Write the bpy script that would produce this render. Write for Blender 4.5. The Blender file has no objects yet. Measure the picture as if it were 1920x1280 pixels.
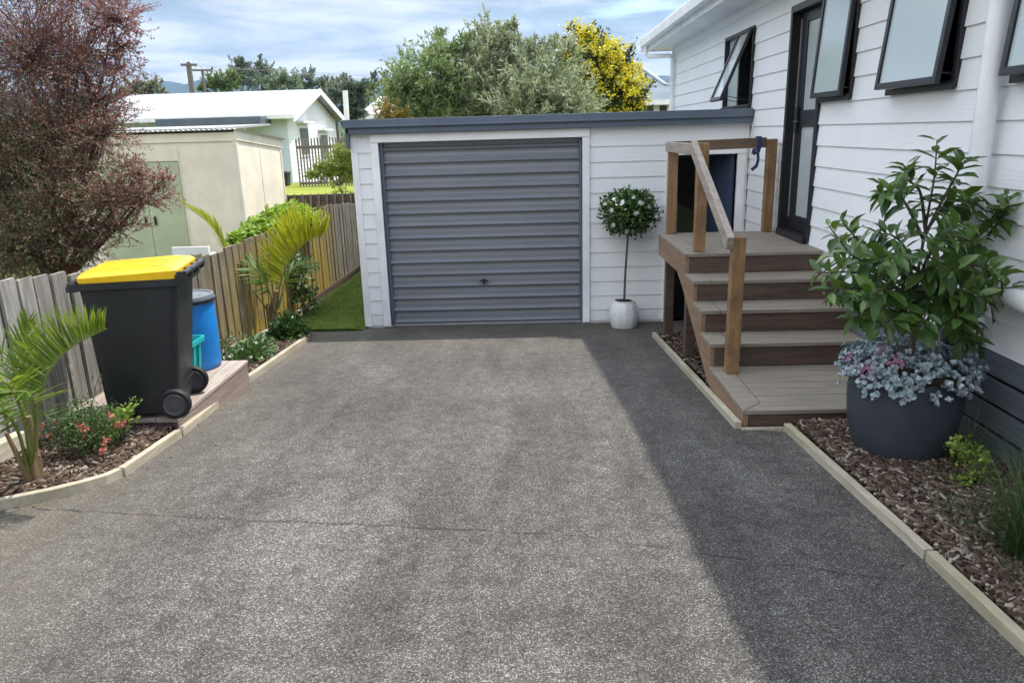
import bpy, math, random
import numpy as np
from mathutils import Vector, Matrix
random.seed(7); RNG = np.random.default_rng(11)
S = bpy.context.scene
COL = S.collection
# ------------------------------------------------------------------ camera
FPX, YAW, PITCH, ROLL, CH = 1396.4, -0.0269, 0.27347, 0.02862, 2.18
def _basis():
    cy, sy = math.cos(YAW), math.sin(YAW)
    fw = Vector((sy*math.cos(PITCH), cy*math.cos(PITCH), -math.sin(PITCH)))
    rt = Vector((cy, -sy, 0)); up = rt.cross(fw)
    c, s = math.cos(ROLL), math.sin(ROLL)
    return c*rt - s*up, s*rt + c*up, fw
CR, CU, CF = _basis()
def ray(px, py): return CF + CR*((px-960)/FPX) - CU*((py-640)/FPX)
def at(px, py, Y):
    d = ray(px, py); t = Y/d.y
    return Vector((d.x*t, Y, CH+d.z*t))
def atX(px, py, X):
    d = ray(px, py); t = X/d.x
    return Vector((X, d.y*t, CH+d.z*t))
cam = bpy.data.cameras.new('camera'); camo = bpy.data.objects.new('camera', cam); COL.objects.link(camo)
M = Matrix((CR, CU, -CF)).transposed().to_4x4(); M.translation = Vector((0, 0, CH)); camo.matrix_world = M
cam.sensor_width = 36; cam.lens = FPX/1920*36; cam.clip_end = 20000; cam.clip_start = .05
S.camera = camo
# ground profile: the drive falls from the camera down to the garage
KY = [-40, 0, 4.3, 8.45, 400]; KZ = [2.4, .62, .37, 0, 0]
def gz(y): return float(np.interp(y, KY, KZ))
# ------------------------------------------------------------------ object helpers
ORG = {}
def tag(o, label=None, cat=None, group=None, kind=None):
    if label: o['label'] = label
    if cat: o['category'] = cat
    if group: o['group'] = group
    if kind: o['kind'] = kind
    return o
def thing(name, loc, label, cat, group=None):
    o = bpy.data.objects.new(name, None); COL.objects.link(o); o.location = loc; o.empty_display_size = .1
    ORG[o.name] = Vector(loc); return tag(o, label, cat, group)
def link(name, me, mat, parent=None, base=None):
    o = bpy.data.objects.new(name, me); COL.objects.link(o)
    me.materials.append(mat)
    b = Vector(base) if base is not None else (ORG[parent.name] if parent else Vector((0, 0, 0)))
    ORG[o.name] = b
    if parent:
        o.parent = parent; o.location = b - ORG[parent.name]
    else: o.location = b
    if b.length > 0: me.transform(Matrix.Translation(-b))
    return o
class MB:
    def __init__(s): s.v = []; s.f = []
    def add(s, vs, fs):
        n = len(s.v); s.v += [tuple(x) for x in vs]; s.f += [tuple(i+n for i in q) for q in fs]; return s
    def hexa(s, p): return s.add(p, [(0,3,2,1),(4,5,6,7),(0,1,5,4),(1,2,6,5),(2,3,7,6),(3,0,4,7)])
    def box(s, x0, x1, y0, y1, z0, z1):
        return s.hexa([(x0,y0,z0),(x1,y0,z0),(x1,y1,z0),(x0,y1,z0),(x0,y0,z1),(x1,y0,z1),(x1,y1,z1),(x0,y1,z1)])
    def beam(s, a, b, w, h, up=(0,0,1)):
        a = Vector(a); b = Vector(b); d = (b-a).normalized(); u = Vector(up)
        sd = d.cross(u)
        if sd.length < 1e-4: sd = d.cross(Vector((1,0,0)))
        sd.normalize(); u = sd.cross(d)
        p = []
        for c in (a, b):
            p += [c-sd*w/2-u*h/2, c+sd*w/2-u*h/2, c+sd*w/2+u*h/2, c-sd*w/2+u*h/2]
        return s.hexa(p)
    def tube(s, pts, rad, n=8, cap=True):
        pts = [Vector(p) for p in pts]
        if not hasattr(rad, '__len__'): rad = [rad]*len(pts)
        ref = None; rings = []
        for i, p in enumerate(pts):
            d = (pts[min(i+1,len(pts)-1)] - pts[max(i-1,0)]).normalized()
            if ref is None: ref = Vector((0,0,1)) if abs(d.z) < .9 else Vector((1,0,0))
            a = d.cross(ref).normalized(); b = a.cross(d).normalized(); ref = b
            rings.append([p + (a*math.cos(t)+b*math.sin(t))*rad[i] for t in [2*math.pi*k/n for k in range(n)]])
        return s.loft(rings, cap)
    def loft(s, rings, cap=True, capb=True):
        n = len(rings[0]); vs = [v for r in rings for v in r]; fs = []
        for i in range(len(rings)-1):
            for k in range(n):
                fs.append((i*n+k, i*n+(k+1)%n, (i+1)*n+(k+1)%n, (i+1)*n+k))
        if capb: fs.append(tuple(range(n-1,-1,-1)))
        if cap: fs.append(tuple((len(rings)-1)*n+k for k in range(n)))
        return s.add(vs, fs)
    def lathe(s, c, prof, n=32, axis='z', cap=True, sq=None):
        rings = []
        for r, h in prof:
            ring = []
            for k in range(n):
                t = 2*math.pi*k/n; a, b = r*math.cos(t), r*math.sin(t)
                v = (a, b, h) if axis == 'z' else ((a, h, b) if axis == 'y' else (h, a, b))
                ring.append((c[0]+v[0], c[1]+v[1], c[2]+v[2]))
            rings.append(ring)
        return s.loft(rings, cap, cap)
    def prism(s, poly, lo, hi, axis='x'):
        n = len(poly)
        def mk(p, t): return (t, p[0], p[1]) if axis == 'x' else ((p[0], t, p[1]) if axis == 'y' else (p[0], p[1], t))
        vs = [mk(p, lo) for p in poly] + [mk(p, hi) for p in poly]
        fs = [tuple(range(n))[::-1], tuple(range(n, 2*n))] + [(i, (i+1) % n, n+(i+1) % n, n+i) for i in range(n)]
        return s.add(vs, fs)
    def build(s, name, mat, parent=None, base=None, smooth=False, bevel=0, fix=True):
        me = bpy.data.meshes.new(name); me.from_pydata(s.v, [], s.f); me.validate()
        if fix:
            import bmesh
            b = bmesh.new(); b.from_mesh(me); bmesh.ops.recalc_face_normals(b, faces=b.faces); b.to_mesh(me); b.free()
        if smooth: me.polygons.foreach_set('use_smooth', [True]*len(me.polygons))
        o = link(name, me, mat, parent, base)
        if smooth:
            try:
                m = o.modifiers.new('es', 'EDGE_SPLIT'); m.split_angle = math.radians(40)
            except Exception: pass
        if bevel:
            m = o.modifiers.new('bv', 'BEVEL'); m.width = bevel; m.segments = 2; m.limit_method = 'ANGLE'; m.angle_limit = math.radians(40)
        return o
def rrect(cx, cy, z, wx, wy, r, n=4):
    out = []
    for sx, sy, a0 in ((1,1,0),(-1,1,90),(-1,-1,180),(1,-1,270)):
        for k in range(n+1):
            t = math.radians(a0+90*k/n)
            out.append((cx+sx*(wx/2-r)+r*math.cos(t), cy+sy*(wy/2-r)+r*math.sin(t), z))
    return out
def nrm(a): return a/np.maximum(np.linalg.norm(a, axis=-1, keepdims=True), 1e-9)
# templates: (along length, across, along normal)
LEAF4 = (np.array([(0,0,0),(.45,.5,.03),(1,0,0),(.45,-.5,.03)]), [(0,1,2,3)])
LEAF6 = (np.array([(0,0,0),(.3,.42,.07),(.68,.4,.05),(1,0,-.1),(.68,-.4,.05),(.3,-.42,.07),(.35,0,.0),(.7,0,-.03)]),
         [(0,6,1),(1,6,7,2),(2,7,3),(0,5,6),(5,4,7,6),(4,3,7)])
BLADE = (np.array([(0,.5,0),(0,-.5,0),(.4,.42,.02),(.4,-.42,.02),(.75,.28,-.05),(.75,-.28,-.05),(1,0,-.17)]),
         [(0,1,3,2),(2,3,5,4),(4,5,6)])
ROUND = (np.array([(0,0,0),(.35,.3,.06),(.7,.48,.1),(.95,.3,.12),(1.02,0,.12),(.95,-.3,.12),(.7,-.48,.1),(.35,-.3,.06)]), [(0,1,7),(1,2,6,7),(2,3,5,6),(3,4,5)])
STRAP = (np.array([(0,.35,0),(0,-.35,0),(.35,.5,.02),(.35,-.5,.02),(.75,.36,.0),(.75,-.36,.0),(1,0,-.05)]), [(0,1,3,2),(2,3,5,4),(4,5,6)])
CHIP = (np.array([(-.5,-.5,0),(.5,-.5,0),(.5,.5,0),(-.5,.5,0),(-.5,-.4,.16),(.45,-.5,.2),(.5,.4,.13),(-.4,.5,.18)]),
        [(4,5,6,7),(0,1,5,4),(1,2,6,5),(2,3,7,6),(3,0,4,7)])
FLOWER = (np.array([(.0,.0,.1)]+[(math.cos(t)*(.5 if i%2==0 else .2), math.sin(t)*(.5 if i%2==0 else .2), .18 if i%2==0 else .05) for i, t in enumerate([2*math.pi*k/10 for k in range(10)])]),
          [(0, 1+i, 1+(i+1) % 10) for i in range(10)])
def scatter(name, T, P, D, N, L, W, mat, parent=None, base=None):
    tv, tf = T; P = np.asarray(P, float); n = len(P)
    D = nrm(np.broadcast_to(np.asarray(D, float), P.shape)); N = np.broadcast_to(np.asarray(N, float), P.shape)
    Sd = nrm(np.cross(N, D)); N2 = np.cross(D, Sd)
    L = np.broadcast_to(L, (n,))[:, None, None]; W = np.broadcast_to(W, (n,))[:, None, None]
    V = P[:, None]+tv[None, :, 0:1]*L*D[:, None]+tv[None, :, 1:2]*W*Sd[:, None]+tv[None, :, 2:3]*L*N2[:, None]
    k = len(tv); me = bpy.data.meshes.new(name)
    sizes = np.array([len(q) for q in tf]); flat = np.concatenate([np.array(q) for q in tf])
    loops = (flat[None, :]+np.arange(n)[:, None]*k).ravel()
    tot = np.tile(sizes, n); st = np.concatenate([[0], np.cumsum(tot)[:-1]])
    me.vertices.add(n*k); me.vertices.foreach_set('co', V.reshape(-1))
    me.loops.add(len(loops)); me.loops.foreach_set('vertex_index', loops.astype(np.int32))
    me.polygons.add(len(tot)); me.polygons.foreach_set('loop_start', st.astype(np.int32)); me.polygons.foreach_set('loop_total', tot.astype(np.int32))
    me.update(calc_edges=True); me.validate()
    return link(name, me, mat, parent, base)
def rdir(n): return nrm(RNG.normal(size=(n, 3)))
# ------------------------------------------------------------------ materials
class NT:
    def __init__(s, name):
        s.m = bpy.data.materials.new(name); s.m.use_nodes = True; s.t = s.m.node_tree; s.t.nodes.clear()
        s.out = s.n('ShaderNodeOutputMaterial'); s.b = s.n('ShaderNodeBsdfPrincipled'); s.l(s.b.outputs[0], s.out.inputs[0])
        s.co = s.n('ShaderNodeTexCoord').outputs['Object']
    def n(s, t, **k):
        x = s.t.nodes.new(t)
        for a, b in k.items(): setattr(x, a, b)
        return x
    def l(s, a, b): s.t.links.new(a, b)
    def mapped(s, sc, src=None):
        m = s.n('ShaderNodeMapping'); m.inputs['Scale'].default_value = sc; s.l(src or s.co, m.inputs[0]); return m.outputs[0]
    def noise(s, scale, detail=4, rough=.55, vec=None, dist=0):
        x = s.n('ShaderNodeTexNoise'); x.inputs['Scale'].default_value = scale; x.inputs['Detail'].default_value = detail
        x.inputs['Roughness'].default_value = rough; x.inputs['Distortion'].default_value = dist
        s.l(vec or s.co, x.inputs['Vector']); return x.outputs['Fac']
    def ramp(s, fac, stops, interp='LINEAR'):
        r = s.n('ShaderNodeValToRGB'); e = r.color_ramp; e.interpolation = interp
        while len(e.elements) < len(stops): e.elements.new(.5)
        for q, (p, c) in zip(e.elements, stops):
            q.position = p; q.color = (*c, 1) if hasattr(c, '__len__') else (c, c, c, 1)
        s.l(fac, r.inputs[0]); return r.outputs[0]
    def mix(s, f, a, b, mode='MIX'):
        x = s.n('ShaderNodeMix', data_type='RGBA', blend_type=mode)
        for i, v in ((0, f), (6, a), (7, b)):
            if hasattr(v, 'is_output') or isinstance(v, bpy.types.NodeSocket): s.l(v, x.inputs[i])
            else: x.inputs[i].default_value = v if i == 0 else ((*v, 1) if len(v) == 3 else v)
        return x.outputs[2]
    def math(s, op, a, b=0.):
        x = s.n('ShaderNodeMath', operation=op)
        for i, v in ((0, a), (1, b)):
            if isinstance(v, bpy.types.NodeSocket): s.l(v, x.inputs[i])
            else: x.inputs[i].default_value = v
        return x.outputs[0]
    def col(s, v):
        if isinstance(v, bpy.types.NodeSocket): s.l(v, s.b.inputs['Base Color'])
        else: s.b.inputs['Base Color'].default_value = (*v, 1)
    def set(s, rough=.6, spec=.3, metal=0):
        s.b.inputs['Roughness'].default_value = rough; s.b.inputs['Specular IOR Level'].default_value = spec; s.b.inputs['Metallic'].default_value = metal
    def bump(s, h, strength=.3, dist=.01):
        x = s.n('ShaderNodeBump'); x.inputs['Strength'].default_value = strength; x.inputs['Distance'].default_value = dist
        s.l(h, x.inputs['Height']); s.l(x.outputs[0], s.b.inputs['Normal'])
def varied(name, c1, c2, scale=3, rough=.6, spec=.3, bump=.15, stretch=(1,1,1), bscale=40, bdist=.005, detail=5, metal=0):
    t = NT(name); v = t.mapped(stretch); f = t.noise(scale, detail, .6, v)
    t.col(t.ramp(f, [(.3, c1), (.7, c2)])); t.set(rough, spec, metal)
    if bump: t.bump(t.noise(bscale, 3, .6, v), bump, bdist)
    return t.m
def foliage(name, cols, transl=.35, rough=.5, nscale=1.5, tcol=None):
    t = NT(name); g = t.n('ShaderNodeNewGeometry')
    r = t.math('MULTIPLY_ADD', g.outputs['Random Per Island'], .65)
    r.node.inputs[2].default_value = 0
    nz = t.noise(nscale, 2, .5); f = t.math('ADD', r, t.math('MULTIPLY', nz, .35))
    stops = [(.12+.76*i/max(1, len(cols)-1), c) for i, c in enumerate(cols)]
    c = t.ramp(f, stops); t.col(c); t.set(rough, .45)
    tr = t.n('ShaderNodeBsdfTranslucent'); mx = t.n('ShaderNodeMixShader'); mx.inputs[0].default_value = transl
    t.l(t.mix(.6, c, tcol or (.25, .32, .04), 'MIX') if tcol else c, tr.inputs[0])
    t.l(t.b.outputs[0], mx.inputs[1]); t.l(tr.outputs[0], mx.inputs[2]); t.l(mx.outputs[0], t.out.inputs[0])
    return t.m
def wood(name, c1, c2, axis='x', rough=.7, grain=60, stain=None, spec=.2):
    t = NT(name); sc = {'x': (1.2, 14, 14), 'y': (14, 1.2, 14), 'z': (14, 14, 1.0)}[axis]
    v = t.mapped(sc); f = t.noise(2.2, 6, .65, v, .4); g = t.noise(grain/6, 3, .6, v)
    c = t.ramp(t.math('ADD', t.math('MULTIPLY', f, .7), t.math('MULTIPLY', g, .3)), [(.32, c1), (.68, c2)])
    if stain:
        k = t.ramp(t.noise(1.3, 5, .65), [(.48, 0), (.66, 1)]); c = t.mix(k, c, stain)
    t.col(c); t.set(rough, spec); t.bump(t.noise(grain/8, 4, .6, v), .25, .004); return t.m
# ------------------------------------------------------------------ material set
def drive_mat():
    t = NT('exposed_aggregate_concrete')
    def vor(sc):
        x = t.n('ShaderNodeTexVoronoi'); x.inputs['Scale'].default_value = sc; x.inputs['Randomness'].default_value = 1; t.l(t.co, x.inputs[0]); return x
    a = vor(185); sp = t.n('ShaderNodeSeparateColor'); t.l(a.outputs['Color'], sp.inputs[0])
    stone = t.ramp(sp.outputs[0], [(0, (.026,.025,.023)), (.3, (.062,.059,.055)), (.6, (.114,.109,.102)), (.85, (.186,.178,.167)), (1, (.33,.315,.295))])
    cement = (.062, .059, .056)
    edge = t.ramp(a.outputs['Distance'], [(.35, 0), (.75, 1)])
    c = t.mix(edge, stone, cement)
    wash = t.ramp(t.noise(.9, 6, .62), [(.3, (.70,.685,.67)), (.55, (1.0,.985,.965)), (.75, (1.3,1.27,1.23))])
    c = t.mix(1, c, wash, 'MULTIPLY')
    streak = t.ramp(t.noise(1.1, 4, .6, t.mapped((3.2, .55, 1)), .6), [(.35, (.80,.79,.79)), (.65, (1.16,1.15,1.13))])
    c = t.mix(1, c, streak, 'MULTIPLY')
    mid = t.ramp(t.noise(11, 4, .7), [(.32, .74), (.68, 1.26)]); c = t.mix(1, c, mid, 'MULTIPLY')
    blot = t.ramp(t.noise(3.1, 5, .65), [(.60, 0), (.78, .4)]); c = t.mix(blot, c, (.15, .118, .098))
    drip = t.ramp(t.noise(5.5, 3, .55, t.mapped((1, 1, 1))), [(.70, 0), (.78, .5)]); c = t.mix(drip, c, (.05, .048, .046))
    # moss and silt along the edges and near the garage
    sx = t.n('ShaderNodeSeparateXYZ'); t.l(t.co, sx.inputs[0])
    ed = t.math('SUBTRACT', t.math('MULTIPLY', sx.outputs[0], -.9), t.math('MULTIPLY', sx.outputs[1], .03))
    far = t.math('MULTIPLY', t.math('SUBTRACT', sx.outputs[1], 6.2), .3)
    e2 = t.math('MAXIMUM', t.math('SUBTRACT', ed, 1.15), far)
    nz = t.noise(2.2, 5, .65)
    k = t.ramp(t.math('ADD', e2, t.math('SUBTRACT', nz, .5)), [(.05, 0), (.9, .34)])
    c = t.mix(k, c, (.17, .145, .108))
    t.col(c); t.set(.82, .25)
    h = t.math('ADD', t.math('MULTIPLY', a.outputs['Distance'], -1.), t.math('MULTIPLY', sp.outputs[1], .5))
    t.bump(h, .7, .006); return t.m
def board_mat(name, base, axis):
    t = NT(name); sc = (2.0, 40, 40) if axis == 'x' else (40, 2.0, 40)
    f = t.noise(1.0, 4, .6); c = t.ramp(f, [(.3, tuple(x*.93 for x in base)), (.7, base)])
    d = t.ramp(t.noise(.8, 6, .7, t.mapped((1.5, 1.5, 5))), [(.58, 0), (.8, .22)]); c = t.mix(d, c, (.42, .42, .40))
    sx = t.n('ShaderNodeSeparateXYZ'); t.l(t.co, sx.inputs[0])
    sp = t.ramp(t.math('SUBTRACT', t.noise(7, 5, .7), t.math('MULTIPLY', sx.outputs[2], 1.6)), [(.22, 0), (.55, .35)]); c = t.mix(sp, c, (.36, .32, .27)) if axis == 'x' else c
    t.col(c); t.set(.5, .3); t.bump(t.noise(2.4, 6, .7, t.mapped(sc), .8), .55, .006); return t.m
def fence_mat():
    t = NT('weathered_palings'); v = t.mapped((22, 22, 1.2)); f = t.noise(1.6, 6, .7, v, .3)
    g = t.n('ShaderNodeNewGeometry').outputs['Random Per Island']
    c = t.ramp(f, [(.25, (.04,.035,.029)), (.48, (.135,.122,.102)), (.76, (.31,.29,.25))])
    c = t.mix(t.ramp(g, [(0, .3), (1, 0)]), c, (.115,.095,.078))
    sx = t.n('ShaderNodeSeparateXYZ'); t.l(t.co, sx.inputs[0])
    yb = t.ramp(t.math('MULTIPLY', t.math('SUBTRACT', sx.outputs[1], .4), .2), [(0, 0), (.3, .9), (.8, .95), (1, 0)])
    zb = t.ramp(sx.outputs[2], [(.0, 1), (.7, .6), (1.0, .1)])
    m = t.math('MULTIPLY', t.math('MULTIPLY', yb, zb), t.ramp(t.noise(3, 5, .65, t.mapped((2, 2, .7))), [(.3, 0), (.56, 1)]))
    c = t.mix(t.math('MULTIPLY', yb, .55), c, t.mix(.6, c, (.13, .098, .06)))
    c = t.mix(m, c, (.30, .21, .03))
    nr = t.ramp(t.math('MULTIPLY', t.math('ADD', sx.outputs[1], 3.), .3), [(.30, .5), (.75, 0)]); c = t.mix(nr, c, t.ramp(f, [(.3, (.22,.215,.20)), (.7, (.60,.59,.56))]))
    lich = t.ramp(t.noise(9, 5, .7), [(.6, 0), (.7, .45)]); c = t.mix(lich, c, (.42,.43,.36))
    t.col(c); t.set(.9, .1); t.bump(f, .5, .006); return t.m
def glass_mat(name, tint, rough=.08):
    t = NT(name); t.col(tint); t.set(rough, .8); return t.m
def clear_glass(name):
    t = NT(name); t.col((.75,.8,.82)); t.set(.05, .6); t.b.inputs['Alpha'].default_value = .35; return t.m
def plain(name, c, rough=.5, spec=.3, metal=0, bump=.06, bs=30):
    return varied(name, tuple(x*.86 for x in c), tuple(min(1, x*1.1) for x in c), 2.5, rough, spec, bump, (1,1,1), bs, .003, 5, metal)
m_drive = drive_mat()
m_board_g = board_mat('white_weatherboard_garage', (.80,.81,.82), 'x')
m_board_h = board_mat('white_weatherboard_house', (.80,.81,.82), 'y')
m_white = plain('white_paint', (.80,.80,.80), .45, .35)
m_slate = plain('slate_blue_fascia', (.10,.125,.165), .42, .4)
m_roller = varied('slate_roller_steel', (.20,.213,.235), (.245,.258,.28), 2, .42, .45, .05, (.4, 1, 3), 25, .003, 5, .15)
m_dark = plain('black_joinery', (.013,.014,.018), .38, .45)
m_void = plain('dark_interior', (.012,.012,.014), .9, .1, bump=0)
m_navy = plain('navy_door_paint', (.045,.065,.11), .45, .4)
m_frost = glass_mat('frosted_glass', (.40,.44,.46), .14)
m_sash = glass_mat('obscure_glass', (.46,.53,.54), .1)
m_glass = clear_glass('clear_glass')
m_treadY = wood('grey_composite_deck', (.14,.12,.095), (.285,.25,.20), 'x', .6)
m_riser = wood('dark_stained_riser', (.048,.032,.025), (.12,.08,.06), 'x', .55, spec=.3)
m_side = wood('brown_stained_side', (.15,.095,.06), (.30,.2,.13), 'y', .6)
m_post = wood('stained_timber_post', (.15,.085,.042), (.33,.20,.10), 'z', .6, stain=(.10,.06,.035))
m_rail = wood('grey_timber_rail', (.20,.165,.135), (.40,.345,.30), 'y', .65)
m_railx = wood('brown_timber_rail', (.09,.06,.045), (.2,.14,.10), 'x', .65)
m_kerb = wood('pale_treated_edging', (.27,.235,.175), (.47,.42,.33), 'y', .85, stain=(.26,.235,.15))
m_plat = wood('greyed_decking', (.22,.175,.15), (.42,.355,.31), 'y', .75)
m_platd = wood('purple_brown_fascia', (.085,.055,.048), (.17,.115,.10), 'x', .7)
m_fence = fence_mat()
m_rails = wood('old_fence_rail', (.14,.12,.09), (.32,.28,.22), 'y', .9)
m_sleep = wood('pale_sleeper', (.30,.27,.20), (.60,.56,.46), 'y', .85, stain=(.3,.31,.2))
m_mulch = varied('mulch_soil', (.018,.013,.010), (.075,.055,.042), 14, .95, .1, .9, (1,1,1), 45, .02)
def chip_mat():
    t = NT('bark_chips'); g = t.n('ShaderNodeNewGeometry').outputs['Random Per Island']
    t.col(t.ramp(g, [(0, (.022,.014,.010)), (.45, (.085,.055,.040)), (.82, (.14,.105,.08)), (1, (.33,.285,.235))])); t.set(.85, .15); return t.m
m_chip = chip_mat()
m_lawn = varied('lawn_soil', (.06,.10,.02), (.15,.19,.04), 5, .9, .1, .4, (1,1,1), 80, .02)
m_grass = foliage('grass_blades', [(.09,.16,.02), (.15,.25,.035), (.36,.36,.10)], .35, .6, 2)
m_lawn2 = varied('sunny_lawn', (.16,.20,.03), (.27,.29,.06), 1.2, .9, .1, .5, (1,1,1), 30, .05)
m_ground = varied('rough_ground', (.06,.075,.025), (.15,.155,.06), .5, .95, .1, .5, (1,1,1), 12, .1)
def bin_mat():
    t = NT('black_bin_plastic'); c = t.ramp(t.noise(3, 5, .6), [(.3, (.010,.011,.013)), (.7, (.020,.022,.025))])
    k = t.ramp(t.noise(16, 6, .75, t.mapped((1, 1, .5))), [(.64, 0), (.74, .35)]); c = t.mix(k, c, (.12,.125,.13))
    d = t.ramp(t.noise(2, 5, .7), [(.45, 0), (.8, .18)]); c = t.mix(d, c, (.05,.048,.045))
    t.col(c); t.b.inputs['Specular IOR Level'].default_value = .45; t.l(t.ramp(t.noise(5, 5, .7), [(.3, .32), (.7, .55)]), t.b.inputs['Roughness']); t.bump(t.noise(90, 3, .6), .15, .002); return t.m
m_binblk = bin_mat()
m_yellow = varied('yellow_lid_plastic', (.62,.37,.008), (.80,.50,.008), 5, .4, .5, .05, (1,1,1), 30, .002)
m_rubber = plain('black_rubber', (.014,.014,.015), .6, .3)
m_blue = varied('blue_drum_plastic', (.004,.13,.42), (.012,.22,.60), 3, .35, .5, .05, (1,1,1), 20, .003)
m_greylid = plain('grey_drum_lid', (.13,.14,.16), .4, .5)
m_teal = plain('teal_crate_plastic', (.01,.36,.37), .4, .5)
m_charcoal = varied('charcoal_planter', (.026,.031,.043), (.050,.058,.076), 2.2, .55, .35, .15, (1,1,1), 50, .004)
m_potwhite = varied('white_glazed_pot', (.55,.56,.55), (.74,.75,.74), 6, .35, .5, .2, (1,1,1), 30, .004)
m_bark = varied('brown_bark', (.055,.042,.032), (.14,.11,.085), 8, .9, .1, .5, (3,3,.7), 30, .01)
m_palmst = varied('palm_stem', (.12,.085,.045), (.25,.185,.10), 6, .7, .2, .4, (3,3,.8), 40, .005)
m_petiole = varied('palm_petiole', (.10,.13,.03), (.20,.22,.06), 4, .5, .3, .1)
m_hub = plain('grey_wheel_hub', (.05,.052,.056), .4, .5)
m_steel = plain('galvanised_steel', (.45,.46,.47), .35, .5, .6)
m_strap = plain('blue_woven_strap', (.035,.05,.12), .8, .2)
def emboss_roof(name, c1, c2, axis, pitch, rough=.5):
    t = NT(name); w = t.n('ShaderNodeTexWave', wave_type='BANDS', bands_direction=axis); w.inputs['Scale'].default_value = 1/pitch/3.1416*1.57; w.inputs['Distortion'].default_value = 0
    t.l(t.co, w.inputs[0]); t.col(t.ramp(t.noise(.6, 4, .6), [(.3, c1), (.7, c2)])); t.set(rough, .4); t.bump(w.outputs['Fac'], .5, .03); return t.m
m_roofw = emboss_roof('white_metal_roof', (.28,.28,.30), (.32,.32,.34), 'X', .2, .6)
# ------------------------------------------------------------------ world, sun
SUN = Vector((.40, .32, 1.0)).normalized()
W = bpy.data.worlds.new('World'); S.world = W; W.use_nodes = True
wt = W.node_tree; wt.nodes.clear()
def wn(t, **k):
    x = wt.nodes.new(t)
    for a, b in k.items(): setattr(x, a, b)
    return x
STR = .15
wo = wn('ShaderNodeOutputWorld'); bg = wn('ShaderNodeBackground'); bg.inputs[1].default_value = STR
sky = wn('ShaderNodeTexSky', sky_type='NISHITA'); sky.sun_disc = False
sky.sun_elevation = math.asin(SUN.z); sky.sun_rotation = math.atan2(SUN.x, SUN.y)
sky.air_density = 1.0; sky.dust_density = .8; sky.ozone_density = 2.0
tc = wn('ShaderNodeTexCoord'); sep = wn('ShaderNodeSeparateXYZ'); wt.links.new(tc.outputs['Generated'], sep.inputs[0])
def wm(op, a, b=0., clamp=False):
    x = wn('ShaderNodeMath', operation=op); x.use_clamp = clamp
    for i, v in ((0, a), (1, b)):
        if isinstance(v, bpy.types.NodeSocket): wt.links.new(v, x.inputs[i])
        else: x.inputs[i].default_value = v
    return x.outputs[0]
zz = wm('ADD', wm('MAXIMUM', sep.outputs[2], 0.), .10)
cb = wn('ShaderNodeCombineXYZ'); wt.links.new(wm('DIVIDE', sep.outputs[0], zz), cb.inputs[0]); wt.links.new(wm('DIVIDE', sep.outputs[1], zz), cb.inputs[1])
def wnoise(scale, detail, rough, off, dist=0., sx=1., sy=1.):
    mp = wn('ShaderNodeMapping'); mp.inputs['Location'].default_value = off; mp.inputs['Scale'].default_value = (sx, sy, 1); wt.links.new(cb.outputs[0], mp.inputs[0])
    x = wn('ShaderNodeTexNoise'); x.inputs['Scale'].default_value = scale; x.inputs['Detail'].default_value = detail; x.inputs['Roughness'].default_value = rough; x.inputs['Distortion'].default_value = dist
    wt.links.new(mp.outputs[0], x.inputs[0]); return x.outputs['Fac']
def wramp(f, stops):
    r = wn('ShaderNodeValToRGB'); e = r.color_ramp
    while len(e.elements) < len(stops): e.elements.new(.5)
    for q, (p, c) in zip(e.elements, stops): q.position = p; q.color = (*c, 1) if hasattr(c, '__len__') else (c, c, c, 1)
    wt.links.new(f, r.inputs[0]); return r.outputs[0]
def wmix(f, a, b):
    x = wn('ShaderNodeMix', data_type='RGBA')
    for i, v in ((0, f), (6, a), (7, b)):
        if isinstance(v, bpy.types.NodeSocket): wt.links.new(v, x.inputs[i])
        else: x.inputs[i].default_value = v if i == 0 else (*v, 1)
    return x.outputs[2]
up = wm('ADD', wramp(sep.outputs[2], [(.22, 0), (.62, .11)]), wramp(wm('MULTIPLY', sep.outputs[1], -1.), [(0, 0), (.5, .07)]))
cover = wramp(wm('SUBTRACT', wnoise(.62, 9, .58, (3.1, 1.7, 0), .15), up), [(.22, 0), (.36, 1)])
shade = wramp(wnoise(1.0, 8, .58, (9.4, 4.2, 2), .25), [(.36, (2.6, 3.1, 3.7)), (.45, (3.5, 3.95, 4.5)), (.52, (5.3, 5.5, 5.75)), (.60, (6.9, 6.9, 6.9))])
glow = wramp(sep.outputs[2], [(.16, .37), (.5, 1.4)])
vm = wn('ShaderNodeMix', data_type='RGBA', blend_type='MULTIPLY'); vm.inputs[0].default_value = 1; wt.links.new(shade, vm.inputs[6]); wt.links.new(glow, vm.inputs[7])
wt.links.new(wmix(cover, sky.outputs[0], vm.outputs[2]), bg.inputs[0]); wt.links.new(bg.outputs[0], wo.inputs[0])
sl = bpy.data.lights.new('sun', 'SUN'); sl.energy = 2.55; sl.angle = math.radians(.9); sl.color = (1, .95, .87)
so = bpy.data.objects.new('sun', sl); COL.objects.link(so); so.location = (20, 16, 50)
so.rotation_euler = SUN.to_track_quat('Z', 'Y').to_euler()
S.view_settings.view_transform = 'Standard'; S.view_settings.look = 'None'; S.view_settings.exposure = 1.36; S.view_settings.gamma = 1; S.view_settings.use_curve_mapping = False
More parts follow.
